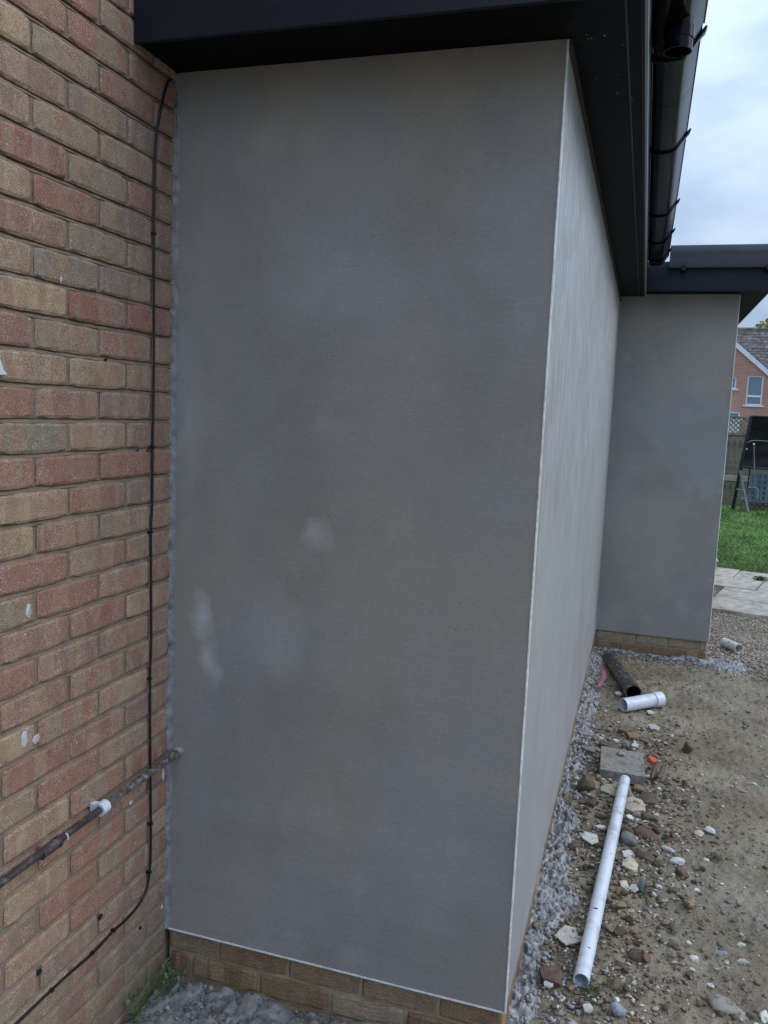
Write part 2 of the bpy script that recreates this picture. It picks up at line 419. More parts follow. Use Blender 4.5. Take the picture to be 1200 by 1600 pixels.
def make_ground():
    m, nt, b = newmat('muddy_ground'); n = N(nt); v = n.coord('Object')
    c = n.ramp(n.noise(v, 2.6, 6, .6), [(.3, (.125,.095,.056)), (.5, (.245,.20,.13)), (.7, (.38,.32,.22))])
    c = n.mix(n.ramp(n.noise(v, 7, 5, .6), [(.5, 0), (.7, .6)]), c, (.22,.155,.09))
    c = n.mix(n.ramp(n.noise(v, 1.3, 5, .6), [(.48, 0), (.65, .35)]), c, (.20,.19,.165))
    c = n.mix(.8, c, n.ramp(n.noise(v, 120, 5, .7), [(.3, (.5,.5,.5)), (.7, (1.45,1.45,1.45))]), 'MULTIPLY')
    gr = n.ramp(n.voro(v, 85), [(.14, 1), (.22, 0)])
    gz_ = n.ramp(n.noise(v, 11, 3), [(.5, 0), (.62, .7)])
    c = n.mix(n.math('MULTIPLY', gr, gz_), c, (.36,.34,.30))
    n.link(c, b.inputs['Base Color'])
    n.link(n.ramp(n.noise(v, 4, 4), [(.4, .55), (.6, .9)]), b.inputs['Roughness'])
    h = n.bump(n.noise(v, 90, 6, .75), 1.0, .008); h = n.bump(n.noise(v, 24, 4, .6), .5, .015, h)
    n.link(h, b.inputs['Normal']); return m
M['ground'] = make_ground()
M['lawnsoil'] = mat_simple('lawn_soil', (.045,.11,.02), .95, var=.4, scale=5, bump=.5)
M['far'] = mat_simple('far_ground', (.06,.085,.035), .95, var=.3, scale=.5)

# ------------------------------------------------------------------ ground
def gz(x, y):
    x = np.asarray(x, float); y = np.asarray(y, float)
    base = -.098 + .012*fbm(x, y, 1.7, 3, 3)
    near = np.clip((5.2-y)/.8, 0, 1)
    z = base + near*(.010*fbm(x, y, 7, 4, 11, .55) + .0045*fbm(x, y, 38, 3, 23, .6))
    rub = np.exp(-((x-1.22-.03*(y-1))/.28)**2)*np.clip((2.9-y)/.5, 0, 1)*near
    z = z + rub*(.014*np.abs(fbm(x, y, 14, 3, 31)) + .004)
    return z
def gz1(x, y): return float(gz(np.array([x]), np.array([y]))[0])

def grid(name, xs, ys, mat, kind='structure', zf=gz):
    X, Y = np.meshgrid(xs, ys); Z = zf(X, Y)
    nx, ny = len(xs), len(ys)
    V = np.stack([X.ravel(), Y.ravel(), Z.ravel()], 1)
    i = np.arange(nx-1)[None, :] + (np.arange(ny-1)*nx)[:, None]; i = i.ravel()
    F = np.stack([i, i+1, i+1+nx, i+nx], 1)
    return V, F
XS = np.unique(np.concatenate([np.arange(-.0, 1.0, .02), np.arange(1.0, 2.3, .006), np.arange(2.3, 4.0, .05), np.arange(4, 10.1, .5)]).round(4))
YS = np.unique(np.concatenate([np.arange(-6, -.8, .2), np.arange(-.8, .0, .012), np.arange(0, 2.6, .006), np.arange(2.6, 5.2, .011), np.arange(5.2, 9.0, .1)]).round(4))
V, F = grid('muddy_ground', XS, YS, M['ground'])
g = link('ground', mesh('ground', V, F, M['ground'], True)); tag(g, kind='structure')
mb = MB(); mb.box((-150, -100, -.62), (200, 260, -.30)); g2 = mb.build('far_ground', M['far']); tag(g2, kind='structure')

# ------------------------------------------------------------------ bricks
def brick_mesh(name, L, seed, mat, H=.065, D=.06, rough=.0012):
    """face looks to +X, length along Y, origin at the middle of the face"""
    r = random.Random(seed); ny, nz = 6, 3
    V = []; Fc = []
    corner = [[r.uniform(-.0016, .0016) for _ in range(2)] for _ in range(4)]
    for j in range(nz+1):
        for i in range(ny+1):
            u = i/ny; w = j/nz
            y = -L/2 + L*u; z = -H/2 + H*w
            e = (i in (0, ny)) + (j in (0, nz))
            jy = r.uniform(-.0012, .0012) if i in (0, ny) else 0; jz = r.uniform(-.0013, .0013) if j in (0, nz) else 0
            if e: x = -.0028 - r.random()*.0012 - (.002 if e == 2 else 0)
            else: x = r.uniform(-rough, rough)
            if e == 2:
                y -= math.copysign(.0022, y); z -= math.copysign(.0022, z)
            V.append((x, y+jy, z+jz))
    idx = lambda i, j: j*(ny+1)+i
    for j in range(nz):
        for i in range(ny): Fc.append((idx(i,j), idx(i+1,j), idx(i+1,j+1), idx(i,j+1)))
    # insert a tight bevel row: push inner ring outwards to keep the face flat up to its arris
    for j in range(1, nz):
        for i in range(1, ny):
            x, y, z = V[idx(i, j)]
            if i == 1: y = -L/2 + .006 + r.uniform(0, .003)
            if i == ny-1: y = L/2 - .006 - r.uniform(0, .003)
            if j == 1: z = -H/2 + .0055 + r.uniform(0, .002)
            if j == nz-1: z = H/2 - .0055 - r.uniform(0, .002)
            V[idx(i, j)] = (x, y, z)
    ring = [idx(i,0) for i in range(ny+1)] + [idx(ny,j) for j in range(1,nz+1)] + [idx(i,nz) for i in range(ny-1,-1,-1)] + [idx(0,j) for j in range(nz-1,0,-1)]
    b = len(V)
    for k in ring: V.append((-D, V[k][1], V[k][2]))
    n = len(ring)
    for q in range(n): Fc.append((ring[q], b+q, b+(q+1) % n, ring[(q+1) % n]))
    return mesh(name, V, Fc, mat)
def variants(L, mat, tagname, n=6, **kw): return [brick_mesh(tagname, L, 100+i, mat, **kw) for i in range(n)]
FULL = variants(.215, M['brick'], 'brick'); HALF = variants(.1, M['brick'], 'brick', 4); NEARFULL = variants(.2125, M['brick'], 'brick', 4)
RED = {(4,1),(5,2),(9,2),(13,3),(14,1),(16,2),(19,1),(19,2),(21,3),(24,1),(27,2),(28,2),(31,1),(32,0)}
BUFF = {(4,2),(6,2),(8,2),(11,1),(11,3),(14,0),(17,3),(20,1),(22,1),(22,2),(24,2)}
GREY = {(3,3),(9,3),(15,3),(20,2),(25,2),(26,1),(28,1),(31,2),(1,0),(0,0)}

house = empty('brick_house', (0, 0, -.1)); tag(house, 'brick house wall of mixed red and buff bricks, filling the left side of the photo', 'house')
# wall core with sloped (weather struck) bed joints facing +X
mv = []; mf = []
ys_ = np.concatenate([np.arange(-1.1, 0.001, .02)]); rr_ = random.Random(3)
for k in range(-4, 40):
    z = .075*k
    prof = [(-.011, z+.0054), (-.0028, z-.0050), (-.0056, z-.0065), (-.0060, z-.0698)]
    b0 = len(mv)
    for y in ys_:
        for (x, zz) in prof:
            mv.append((x + rr_.uniform(-.0014, .0012), y, zz + .1 + (rr_.uniform(-.001, .001) if x != -.009 else 0)))
    for i in range(len(ys_)-1):
        for q in range(3):
            a = b0+i*4+q; mf.append((a, a+4, a+5, a+1))
link('mortar', mesh('mortar', mv, mf, M['mortar']), house)
mb = MB(); mb.box((-.3, -4.5, -.4), (-.0125, 0, 5.2)); mb.box((-.3, 0, -.4), (-.0125, 9, 5.2)); mb.build('wall_core', M['mortar'], house)
jr = random.Random(12)
bricks_other = []
for k in range(-4, 68):
    a = .105 if k % 2 else .2175
    zc = .075*k + .0375
    n_ = 0; s0 = .0
    while s0 < 4.3:
        s1 = a-.005 if n_ == 0 else s0+.215
        if n_ == 0: s0 = .0025
        L = s1-s0
        key = (k, n_)
        if key in RED: t = jr.uniform(.06, .2)
        elif key in BUFF: t = jr.uniform(.78, .88)
        elif key in GREY: t = jr.uniform(.93, 1)
        else: t = min(.99, max(.02, jr.gauss(.52, .2)))
        if k < 37 and s0 < .93:
            me = (HALF if L < .12 else FULL)[jr.randrange(4)]
            ob = link('brick', me, house, (jr.uniform(-.0012, .0012), -(s0+s1)/2 + jr.uniform(-.001, .001), zc+.1+jr.uniform(-.001, .001)), (0, 0, jr.uniform(-.006, .006)))
            if me in HALF: ob.scale = (1, L/.1, 1)
            else: ob.scale = (1, L/.215, 1)
            ob['tint'] = t
        else: bricks_other.append((0, -s1, -s0, zc, t))
        s0 = s1+.010; n_ += 1
for k in range(38, 68):
    for i in range(36):
        y0 = .003 + i*.225 + (.1125 if k % 2 else 0); bricks_other.append((0, y0, y0+.215, .075*k+.0375, jr.random()))
bv = []; bf = []; bt = []
for (x, y0, y1, zc, t) in bricks_other:
    n = len(bv); h = .0325
    bv += [(x-.003, y0, zc-h), (x-.003, y1, zc-h), (x-.003, y1, zc+h), (x-.003, y0, zc+h), (x, y0+.004, zc-h+.004), (x, y1-.004, zc-h+.004), (x, y1-.004, zc+h-.004), (x, y0+.004, zc+h-.004),
           (-.03, y0, zc-h), (-.03, y1, zc-h), (-.03, y1, zc+h), (-.03, y0, zc+h)]
    bf += [tuple(n+q for q in f) for f in [(4,5,6,7),(0,1,5,4),(1,2,6,5),(2,3,7,6),(3,0,4,7),(8,9,1,0),(9,10,2,1),(10,11,3,2),(11,8,0,3)]]
    bt += [t]*9
bv = np.array(bv); bv[:, 2] += .1
ob = link('outer_brickwork', mesh('outer_brickwork', bv, bf, M['brick'], attrs={'tint_v': ('FACE', 'FLOAT', bt)}), house); tag(ob, kind='stuff')
# small dark drill holes, paint smears and grit on that wall
def blob_on_wall(name, y, z, ry, rz, mat, th=.0015, seed=0, parent=None, zoff=.1):
    r = random.Random(seed); n = 14; mb = MB()
    pts = [(math.cos(2*math.pi*i/n)*ry*r.uniform(.75, 1.15), math.sin(2*math.pi*i/n)*rz*r.uniform(.8, 1.15)) for i in range(n)]
    base = [(.0, y+a, z+b+zoff) for a, b in pts]; top = [(th, y+a*.7, z+b*.7+zoff) for a, b in pts]
    mb.v = base+top+[(th*1.3, y, z+zoff)]
    mb.f = [(i, (i+1) % n, n+(i+1) % n, n+i) for i in range(n)] + [(n+i, n+(i+1) % n, 2*n) for i in range(n)]
    return mb.build(name, mat, parent, True)
for i, (y, z, r_) in enumerate([(-.324,.282,.0085),(-.142,.138,.006),(-.556,.282,.009),(-.308,1.722,.0045),(-.125,1.497,.004),(-.171,1.497,.0035)]):
    ob = blob_on_wall('wall_hole', y, z, r_, r_, M['hole'], .0022, i, house)
for i, (y, z, a, b) in enumerate([(-.581,1.158,.009,.017),(-.597,.871,.011,.019),(-.56,.857,.013,.012),(-.03,.135,.006,.008),(-.47,1.888,.004,.010),(-.03,.55,.008,.02),(-.19,.535,.008,.006)]):
    ob = blob_on_wall('white_smear', y, z, a, b, M['flake'], .0018, 40+i, house)

# ------------------------------------------------------------------ extension
w, zb, zt, yd, wd = 1.0262, .053, 2.499, 4.328, .8034
zt2 = 2.541; xr = w+wd
ext = empty('house_extension', (.5, 2, -.1)); tag(ext, 'single storey extension with fresh grey cement render and dark overhanging eaves', 'extension')
def part(ob): ob.parent = ext; ob.matrix_parent_inverse = Matrix.Translation((-.5, -2, .1)); return ob
def wavy_panel(name, axis, c, a0, a1, z0, z1, mat, thick=.25, amp=.0012, seed=5, step=.03, flip=1):
    """a rendered face with slight trowelled waviness; face at coordinate c looking along axis sign flip"""
    na = max(2, int((a1-a0)/step)); nz = max(2, int((z1-z0)/step))
    A, Z = np.meshgrid(np.linspace(a0, a1, na+1), np.linspace(z0, z1, nz+1))
    d = amp*fbm(A, Z, 3.1, 3, seed) + amp*.35*fbm(A, Z, 14, 2, seed+5)
    edge = np.minimum.reduce([(A-a0)/.06, (a1-A)/.06, (Z-z0)/.06, (z1-Z)/.06]).clip(0, 1)
    d = d*edge
    if axis == 'x': P = np.stack([c+flip*d, A, Z], -1)
    else: P = np.stack([A, c+flip*d, Z], -1)
    V = P.reshape(-1, 3); nx = na+1
    i = (np.arange(na)[None, :] + (np.arange(nz)*nx)[:, None]).ravel()
    Fq = np.stack([i, i+1, i+1+nx, i+nx], 1)
    if (axis == 'y' and flip > 0) or (axis == 'x' and flip < 0): Fq = Fq[:, ::-1]
    F = [tuple(map(int, q)) for q in Fq]
    # edges and back
    loop = list(range(nx)) + [j*nx+na for j in range(1, nz+1)] + [nz*nx+q for q in range(na-1, -1, -1)] + [j*nx for j in range(nz-1, 0, -1)]
    V = np.concatenate([V, V[loop]]); n = len(loop); loop = list(range(len(V)-n, len(V)))
    b = len(V); back = V[loop].copy()
    back[:, 0 if axis == 'x' else 1] = c - flip*thick
    V = np.concatenate([V, back]); n = len(loop)
    for q in range(n): F.append((loop[q], b+q, b+(q+1) % n, loop[(q+1) % n]))
    F.append(tuple(b+q for q in range(n)))
    me = mesh(name, V, F, mat)
    me.polygons.foreach_set('use_smooth', np.array([len(p.vertices) == 4 and p.index < len(Fq) for p in me.polygons]))
    return part(link(name, me))
wavy_panel('front_wall', 'y', 0.0, .0, w-.002, zb, zt, M['render'], .2, flip=-1)
wavy_panel('side_wall', 'x', w, .002, yd, zb, zt, M['render_side'], .2, amp=.0022, seed=9, flip=1)
wavy_panel('end_wall', 'y', yd, w+.0, xr-.002, zb, zt2, M['render'], .2, flip=-1, seed=15)
wavy_panel('end_side_wall', 'x', xr, yd+.002, 8.3, zb, zt2, M['render_side'], .2, flip=1, seed=19)
# angle beads and stop beads
def bead(cx_, cy_, z0, z1, seed):
    q = random.Random(seed); mb = MB(); zs = np.arange(z0, z1, .012); mb.v = []
    for z in zs:
        a = q.uniform(-.0003, .0003)+.0006*mnoise.noise((z*5, seed, 0)); b = q.uniform(-.0006, .0006); c = .0026+.0006*mnoise.noise((z*9, seed, 4))
        mb.v += [(cx_-c, cy_-.0004+b, z), (cx_-.0012+a, cy_-.0032+b, z), (cx_+.0022+a, cy_-.0026+b, z), (cx_+.0028+a, cy_+c, z), (cx_-.004, cy_+.005, z)]
    for i in range(len(zs)-1):
        for k in range(5): mb.f.append((i*5+k, i*5+(k+1) % 5, i*5+5+(k+1) % 5, i*5+5+k))
    mb.f += [(4,3,2,1,0), tuple(len(mb.v)-5+k for k in range(5))]
    return mb.build('corner_bead', M['bead'])
part(bead(w, 0, zb-.004, zt, 3))
mb = MB(); mb.box((.004, -.0022, zb-.0045), (w-.0035, .012, zb-.0005)); part(mb.build('stop_bead', M['bead']))
mb = MB(); mb.box((w-.012, .005, zb-.0045), (w+.0030, yd-.004, zb-.0005)); part(mb.build('stop_bead', M['mortar']))
part(bead(xr, yd, zb-.004, zt2, 8))
mb = MB(); mb.box((w+.006, yd-.0035, zb-.0045), (xr-.0035, yd+.012, zb-.0005)); part(mb.build('stop_bead', M['mortar']))
# ragged fillet of render dragged onto the brickwork in the corner
fr = random.Random(5); zz = np.arange(zb, zt, .008); fv = []; ff = []
for i, z in enumerate(zz):
    e = .009 + .007*mnoise.noise((0, 0, z*6)) + .007*mnoise.noise((3, 0, z*38)) + fr.uniform(-.002, .002)
    q = .014 + .005*mnoise.noise((7, 0, z*9)) + fr.uniform(-.001, .001)
    hgt = .002 if (z % .075) > .008 and (z % .075) < .066 else -.006
    fv += [(hgt-.003, -e-.002, z), (hgt+.0018, -e*.8, z), (.003, -.005, z), (q*.4, -.002, z), (q*.9, -.0002, z)]
for i in range(len(zz)-1):
    for q in range(4): a = i*5+q; ff.append((a, a+1, a+6, a+5))
me = mesh('render_fillet', fv, ff, mat_simple('pale_render_smear', (.235,.245,.26), .75, var=.3, scale=40, bump=.8, bscale=130), True); part(link('render_fillet', me))

# plinth bricks
PF = variants(.215, M['plinth'], 'brick', 5, rough=.004); PH = variants(.1, M['plinth'], 'brick', 3, rough=.004)
pr = random.Random(31)
def plinth(axis, c, a0, a1, first, rows, yaw, tfun=None, a_row=0):
    for k in rows:
        top = zb-.006-.075*k
        s = a0; n_ = 0
        L = first[k % len(first)]
        while s < a1-.02:
            e = min(s+L, a1)
            ob = link('brick', (PF if e-s > .14 else PH)[pr.randrange(3)], None)
            mid = (s+e)/2; zc = top-.0325-.001
            ob.location = (mid, c, zc) if axis == 'y' else (c, mid, zc)
            ob.rotation_euler = (0, 0, yaw+pr.uniform(-.006, .006)); ob.scale = (1, (e-s)/(.215 if e-s > .14 else .1), 1)
            ob['tint'] = tfun(k, n_) if tfun else pr.random()
            part(ob)
            s = e+.010; L = .215; n_ += 1
plinth('y', .010, .006, w-.010, [.155, .065], range(0, 3), -math.pi/2)
plinth('x', w-.010, .012, yd-.012, [.215, .1], range(0, 3), 0)
plinth('y', yd+.010, w+.004, xr-.010, [.285, .17], range(0, 3), -math.pi/2, lambda k, q: [.98, 1.0, .85, .9][q % 4] if k == 0 else .05+.12*(q % 3))
plinth('x', xr-.010, yd+.03, 8.2, [.215, .1], range(0, 3), 0)
mb = MB(); mb.box((.0, .0165, -.35), (w-.0165, .2, zb-.005)); mb.box((w-.2, .2, -.35), (w-.0165, yd, zb-.005))
mb.box((w-.0165, yd+.0165, -.35), (xr-.0165, yd+.2, zb-.005)); mb.box((xr-.2, yd+.2, -.35), (xr-.0165, 8.2, zb-.005)); part(mb.build('plinth_mortar', M['mortar_dark']))

# eaves
xs_ = 1.2; fz = 2.675; yf = -.2; yf2 = 4.13; xs2 = 2.0
mb = MB(); mb.box((0.001, yf+.012, zt), (xs_-.012, -.0, zt+.01)); mb.box((w-.21, 0.0, zt), (xs_-.012, yf2+.01, zt+.01)); part(mb.build('soffit', M['soffit']))
mb = MB(); mb.box((w+.0, yf2+.012, zt2), (xs2-.012, yd+.0, zt2+.01)); mb.box((xr-.2, yd, zt2), (xs2-.012, 8.4, zt2+.01)); part(mb.build('soffit', M['soffit']))
mb = MB(); mb.box((0.001, yf, zt-.006), (xs_-.013, yf+.012, fz+.12)); part(mb.build('fascia_board', M['upvc'], bevel=.002))
mb = MB(); mb.box((xs_-.012, yf, zt-.006), (xs_, yf2-.001, 2.775)); part(mb.build('fascia_board', mat_simple('gutter_shaded_fascia', (.006,.008,.012), .6, spec=.25), bevel=.002))  # board colour darkened to hold the shade below the gutter
mb = MB(); mb.box((xs_-.0035, yf+.002, zt-.0105), (xs_+.0042, yf2-.003, zt+.0035)); part(mb.build('fascia_glint', mat_simple('grey_fascia_glint', (.22,.25,.27), .3), bevel=.0015))  # added pale strip paints the sky glint along the fascia's lower edge
mb = MB(); mb.box((xs_+.001, yf2, zt2-.006), (xs2-.013, yf2+.012, 2.70)); part(mb.build('fascia_board', M['upvc'], bevel=.002))
mb = MB(); mb.box((xs2-.012, yf2, zt2-.006), (xs2, 8.4, 2.70)); part(mb.build('fascia_board', M['upvc'], bevel=.002))
mb = MB(); mb.box((.0, yf+.013, fz-.02), (xs_-.013, 8.4, fz+.05)); mb.box((xs_-.01, yf2+.013, 2.64), (xs2-.013, 8.4, 2.735)); part(mb.build('roof_deck', M['roof']))
# joint trim in the soffit and a cover strip
mb = MB(); mb.box((xs_-.045, yf+.013, zt-.003), (xs_-.040, yf2, zt+.001)); part(mb.build('soffit_trim', M['upvc']))
# thin dark brown strip under the soffit, along the top of the side wall
mb = MB(); mb.box((w+.001, -.0, zt-.016), (w+.010, yf2+.15, zt-.0005)); part(mb.build('soffit_strip', mat_simple('dark_brown_strip', (.035,.03,.027), .8)))

q_ = random.Random(4)
for i in range(16):
    x_, y_ = (q_.uniform(1.05, 1.17), q_.uniform(-.05, .5)) if i < 11 else (q_.uniform(.85, 1.1), -.2)
    Vv_, Fv_ = np.array([[math.cos(t)*1., math.sin(t)*1., 0] for t in np.linspace(0, 2*math.pi, 7)[:-1]]), None
    sz_ = q_.uniform(.0012, .003); mb = MB(); n = 6
    if i < 11: mb.v = [(x_+v[0]*sz_, y_+v[1]*sz_*2, zt-.0003) for v in Vv_]+[(x_, y_, zt-.0014)]
    else: z_ = q_.uniform(2.51, 2.56); mb.v = [(x_+v[0]*sz_, y_-.0003, z_+v[1]*sz_) for v in Vv_]+[(x_, y_-.0014, z_)]
    mb.f = [(k, (k+1) % 6, 6) for k in range(6)]
    part(mb.build('mortar_fleck', M['concrete']))
# gutters
def halfround(r, t, n=12, drop=1.0):
    key = [(-1, .02), (-1, -.4), (-.95, -.72), (-.8, -.93), (-.55, -1.0), (-.25, -1.02), (.05, -1.0), (.25, -.95), (.40, -.84), (.52, -.70), (.68, -.48), (.85, -.22), (1, 0)]
    pts = [(u*r, w_*r) for u, w_ in key]
    inn = [(u*(r-t), w_*(r-t)) for u, w_ in key[::-1]]
    lip = [(r+.003, .0), (r+.003, .007), (r-t, .007)]
    return pts + lip + inn
R_ = .064
gut = empty('gutter', (xs_+.07, 1, 2.66)); tag(gut, 'glossy black half round gutter running away along the side eaves', 'gutter')
gx = xs_+R_+.002; gzc = 2.745
def gpart(ob, e, loc): ob.parent = e; ob.matrix_parent_inverse = Matrix.Translation([-q for q in loc]); return ob
GL = (xs_+.07, 1, 2.66)
for (a, b) in ((yf-.02, 1.0), (1.004, 2.95), (2.954, yf2-.12)):
    mb = MB(); mb.prism([(gx+u, gzc+v) for u, v in halfround(R_, .003)], 'y', a, b); gpart(mb.build('gutter_length', M['gutter'], smooth=True), gut, GL)
def bracket(y, wdt=.026, rr=.008, axis='y', cx_=gx, cz_=gzc):
    pr_ = [(u*(R_+rr)/R_, v*(R_+rr)/R_) for u, v in halfround(R_, .001)[:13]]
    o_ = pr_ + [(R_+rr+.005, .004), (R_+rr+.010, .020), (R_+rr+.004, .020), (R_+.003, .009)] + [(u*(R_+.002)/R_, v*(R_+.002)/R_) for u, v in halfround(R_, .001)[12::-1]]
    mb = MB(); mb.prism([(cx_+u, cz_+v) for u, v in o_], axis, y, y+wdt) if axis == 'y' else mb.prism([(cx_-u, cz_+v) for u, v in o_], 'x', y, y+wdt)
    return mb
for y in (.62, 1.50, 2.56, 3.24, 3.8):
    gpart(bracket(y).build('gutter_bracket', M['gutter'], smooth=True), gut, GL)
# union collar and running outlet
mb = MB(); mb.prism([(gx+u*1.07, gzc+v*1.07) for u, v in halfround(R_, .003)], 'y', .22, .56); gpart(mb.build('outlet_body', M['gutter'], smooth=True), gut, GL)
mb = MB(); mb.pipe((gx+.004, .40, gzc-.055), (gx+.004, .40, 2.61), .037, .033, 28); gpart(mb.build('outlet_spigot', M['gutter'], smooth=True), gut, GL)
mb = MB(); mb.pipe((gx+.004, .40, 2.67), (gx+.004, .40, 2.64), .0395, .0365, 28); gpart(mb.build('outlet_collar', M['gutter'], smooth=True), gut, GL)

gut2 = empty('gutter', (1.6, 4.05, 2.7)); tag(gut2, 'dark gutter with sky sheen in its colour across the far eaves, facing the camera under the sky', 'gutter'); GL2 = (1.6, 4.05, 2.7)
gy = yf2-R_-.004; gz2 = 2.772
prof = [(-.0, -.085), (-.045, -.088), (-.062, -.075), (-.080, -.045), (-.096, -.012), (-.108, .000), (-.114, .012), (-.112, .046), (-.106, .048), (-.104, .012), (-.09, -.005), (-.056, -.07), (-.003, -.078), (-.003, .03), (0, .03)]
mb = MB(); mb.prism([(yf2-.002+u, gz2+v) for u, v in prof], 'x', xs_+.14, 2.14); gpart(mb.build('gutter_length', M['gutter_sheen'], smooth=True), gut2, GL2)
for x in (1.42, 1.95):
    mb = MB(); mb.box((x, yf2-.08, gz2-.112), (x+.03, yf2-.003, gz2-.089)); gpart(mb.build('gutter_bracket', M['upvc'], bevel=.002), gut2, GL2)

# ------------------------------------------------------------------ cable and wall pipe
mat_c = M['cable']
pts = [(-.035,2.47),(-.055,2.453),(-.084,2.38),(-.103,2.302),(-.110,2.165),(-.111,2.061),(-.106,1.74),(-.108,1.5),(-.109,1.329),(-.113,1.277),(-.107,.972),(-.111,.863),(-.1065,.639),(-.100,.407),(-.1025,.30),(-.118,.245),(-.149,.221),(-.21,.210),(-.274,.212),(-.364,.206),(-.477,.212),(-.631,.212),(-.8,.205),(-1.1,.21)]
def catmull(P, n=6):
    out = []
    P = [Vector(p) for p in P]
    for i in range(len(P)-1):
        a = P[max(i-1,0)]; b = P[i]; c = P[i+1]; d = P[min(i+2, len(P)-1)]
        for k in range(n):
            t = k/n
            out.append(.5*((2*b)+(-a+c)*t+(2*a-5*b+4*c-d)*t*t+(-a+3*b-3*c+d)*t**3))
    out.append(P[-1]); return out
cab = empty('cable', (0, -.1, .2)); tag(cab, 'thin black cable clipped down the brick wall and bending left near the ground', 'cable')
mb = MB(); mb.tube(catmull([(.0052, a, b) for a, b in pts]), .0034, 10); gpart(mb.build('cable_run', mat_c, smooth=True), cab, (0, -.1, .2))
for i, (y, z) in enumerate([(-.111,2.061),(-.107,1.505),(-.113,1.274),(-.111,.863),(-.1005,.431),(-.1045,.287),(-.274,.213),(-.364,.207),(-.52,.212)]):
    mb = MB(); mb.box((-.003, -.0046, -.0035), (.0098, .0046, .0035), Matrix.Translation((0, y, z))); mb.tube([(.0, y+.0055, z), (.009, y+.0055, z)], .0018, 8)
    gpart(mb.build('cable_clip', mat_c, bevel=.0008), cab, (0, -.1, .2))
wp = empty('overflow_pipe', (.03, -.4, .6)); tag(wp, 'thin grimy brown pipe running along the brick wall into the rendered corner', 'pipe'); WL = (.03, -.4, .6)
mb = MB(); mb.tube([(.03, -1.3, .598), (.03, -.7, .598), (.03, -.36, .604)], .0092, 16); gpart(mb.build('pipe_run', M['grimy_pipe'], smooth=True), wp, WL)
pp = []; rr = []
for i in range(34):
    y = -.36+.365*i/33; pp.append((.03+.0012*math.sin(i*2.3), y, .604+.006*i/33+.001*math.sin(i*1.7))); rr.append(.0088+.0016*random.random()+(.003 if i > 29 else 0))
mb = MB(); mb.tube(pp, 0, 14, radii=rr); gpart(mb.build('mortar_crusted_run', M['pipe_mortar'], smooth=True), wp, WL)
mb = MB(); mb.tube([(.03, -.585, .5965), (.03, -.525, .5985)], .0128, 18); mb.tube([(.03, -.532, .598), (.03, -.524, .5985)], .0142, 18); gpart(mb.build('pipe_coupling', M['grimy_pipe'], smooth=True), wp, WL)
mb = MB(); mb.pipe((.03, -.372, .6035), (.03, -.345, .6045), .0165, .0102, 22); mb.box((.0, -.368, .594), (.016, -.35, .614)); gpart(mb.build('pipe_clip', mat_simple('bright_white_plastic', (.7,.75,.85), .4), smooth=True), wp, WL)
mb = MB(); mb.tube([(.03, -.505, .5985), (.03, -.502, .5985)], .0118, 16); gpart(mb.build('paint_ring', M['white_pvc2'], smooth=True), wp, WL)
# mortar dab where the pipe enters the render
def ico(sub=2):
    import bmesh
    bm = bmesh.new(); bmesh.ops.create_icosphere(bm, subdivisions=sub, radius=1)
    V = np.array([v.co[:] for v in bm.verts]); F = np.array([[v.index for v in f.verts] for f in bm.faces]); bm.free(); return V, F
I1 = ico(1); I2 = ico(2); I3 = ico(3)
def rock_arrays(a, b, c, seed, base=I3, ang=.6, rough=.08):
    r = np.random.default_rng(seed); V = base[0].copy()
    for _ in range(int(4+ang*9)):                       # planar cuts make facets
        d = r.normal(size=3); d /= np.linalg.norm(d); k = r.uniform(.36, .8) if ang > .5 else r.uniform(.55, .9)
        t = V @ d; V -= np.outer(np.maximum(0, t-k)*(.45+.55*ang), d)
    n = np.array([mnoise.noise(Vector(v*1.7)+Vector((seed*3.1, 0, 0))) + .5*mnoise.noise(Vector(v*4.5)+Vector((0, seed*1.7, 0))) for v in V])
    V *= (1+rough*n*1.6)[:, None]
    return V*np.array([a, b, c]), base[1]
V_, F_ = rock_arrays(.02, .016, .017, 77, I3, .3, .2)
ob = link('mortar_dab', mesh('mortar_dab', V_, F_, M['splat'], True)); ob.location = (.03, -.004, .612); part(ob)
# scrap at left edge
mb = MB(); sc_ = [(-.70, 1.700), (-.668, 1.703), (-.662, 1.690), (-.657, 1.678), (-.646, 1.669), (-.663, 1.667), (-.70, 1.672)]
mb.v = [(.002, a, b) for a, b in sc_]+[(.010, a-.001, b) for a, b in sc_]; mb.f = [tuple(range(7, 14)), tuple(range(6, -1, -1))]+[(i, (i+1) % 7, 7+(i+1) % 7, 7+i) for i in range(7)]
ob = mb.build('plastic_scrap', M['white_pvc'], bevel=.001); tag(ob, 'small pointed white plastic scrap at the left edge on the brick wall', 'scrap')

# ------------------------------------------------------------------ things on the ground
def place(ob, x, y, z, rz=0, rx=0, ry=0): ob.location = (x, y, z); ob.rotation_euler = (rx, ry, rz); return ob
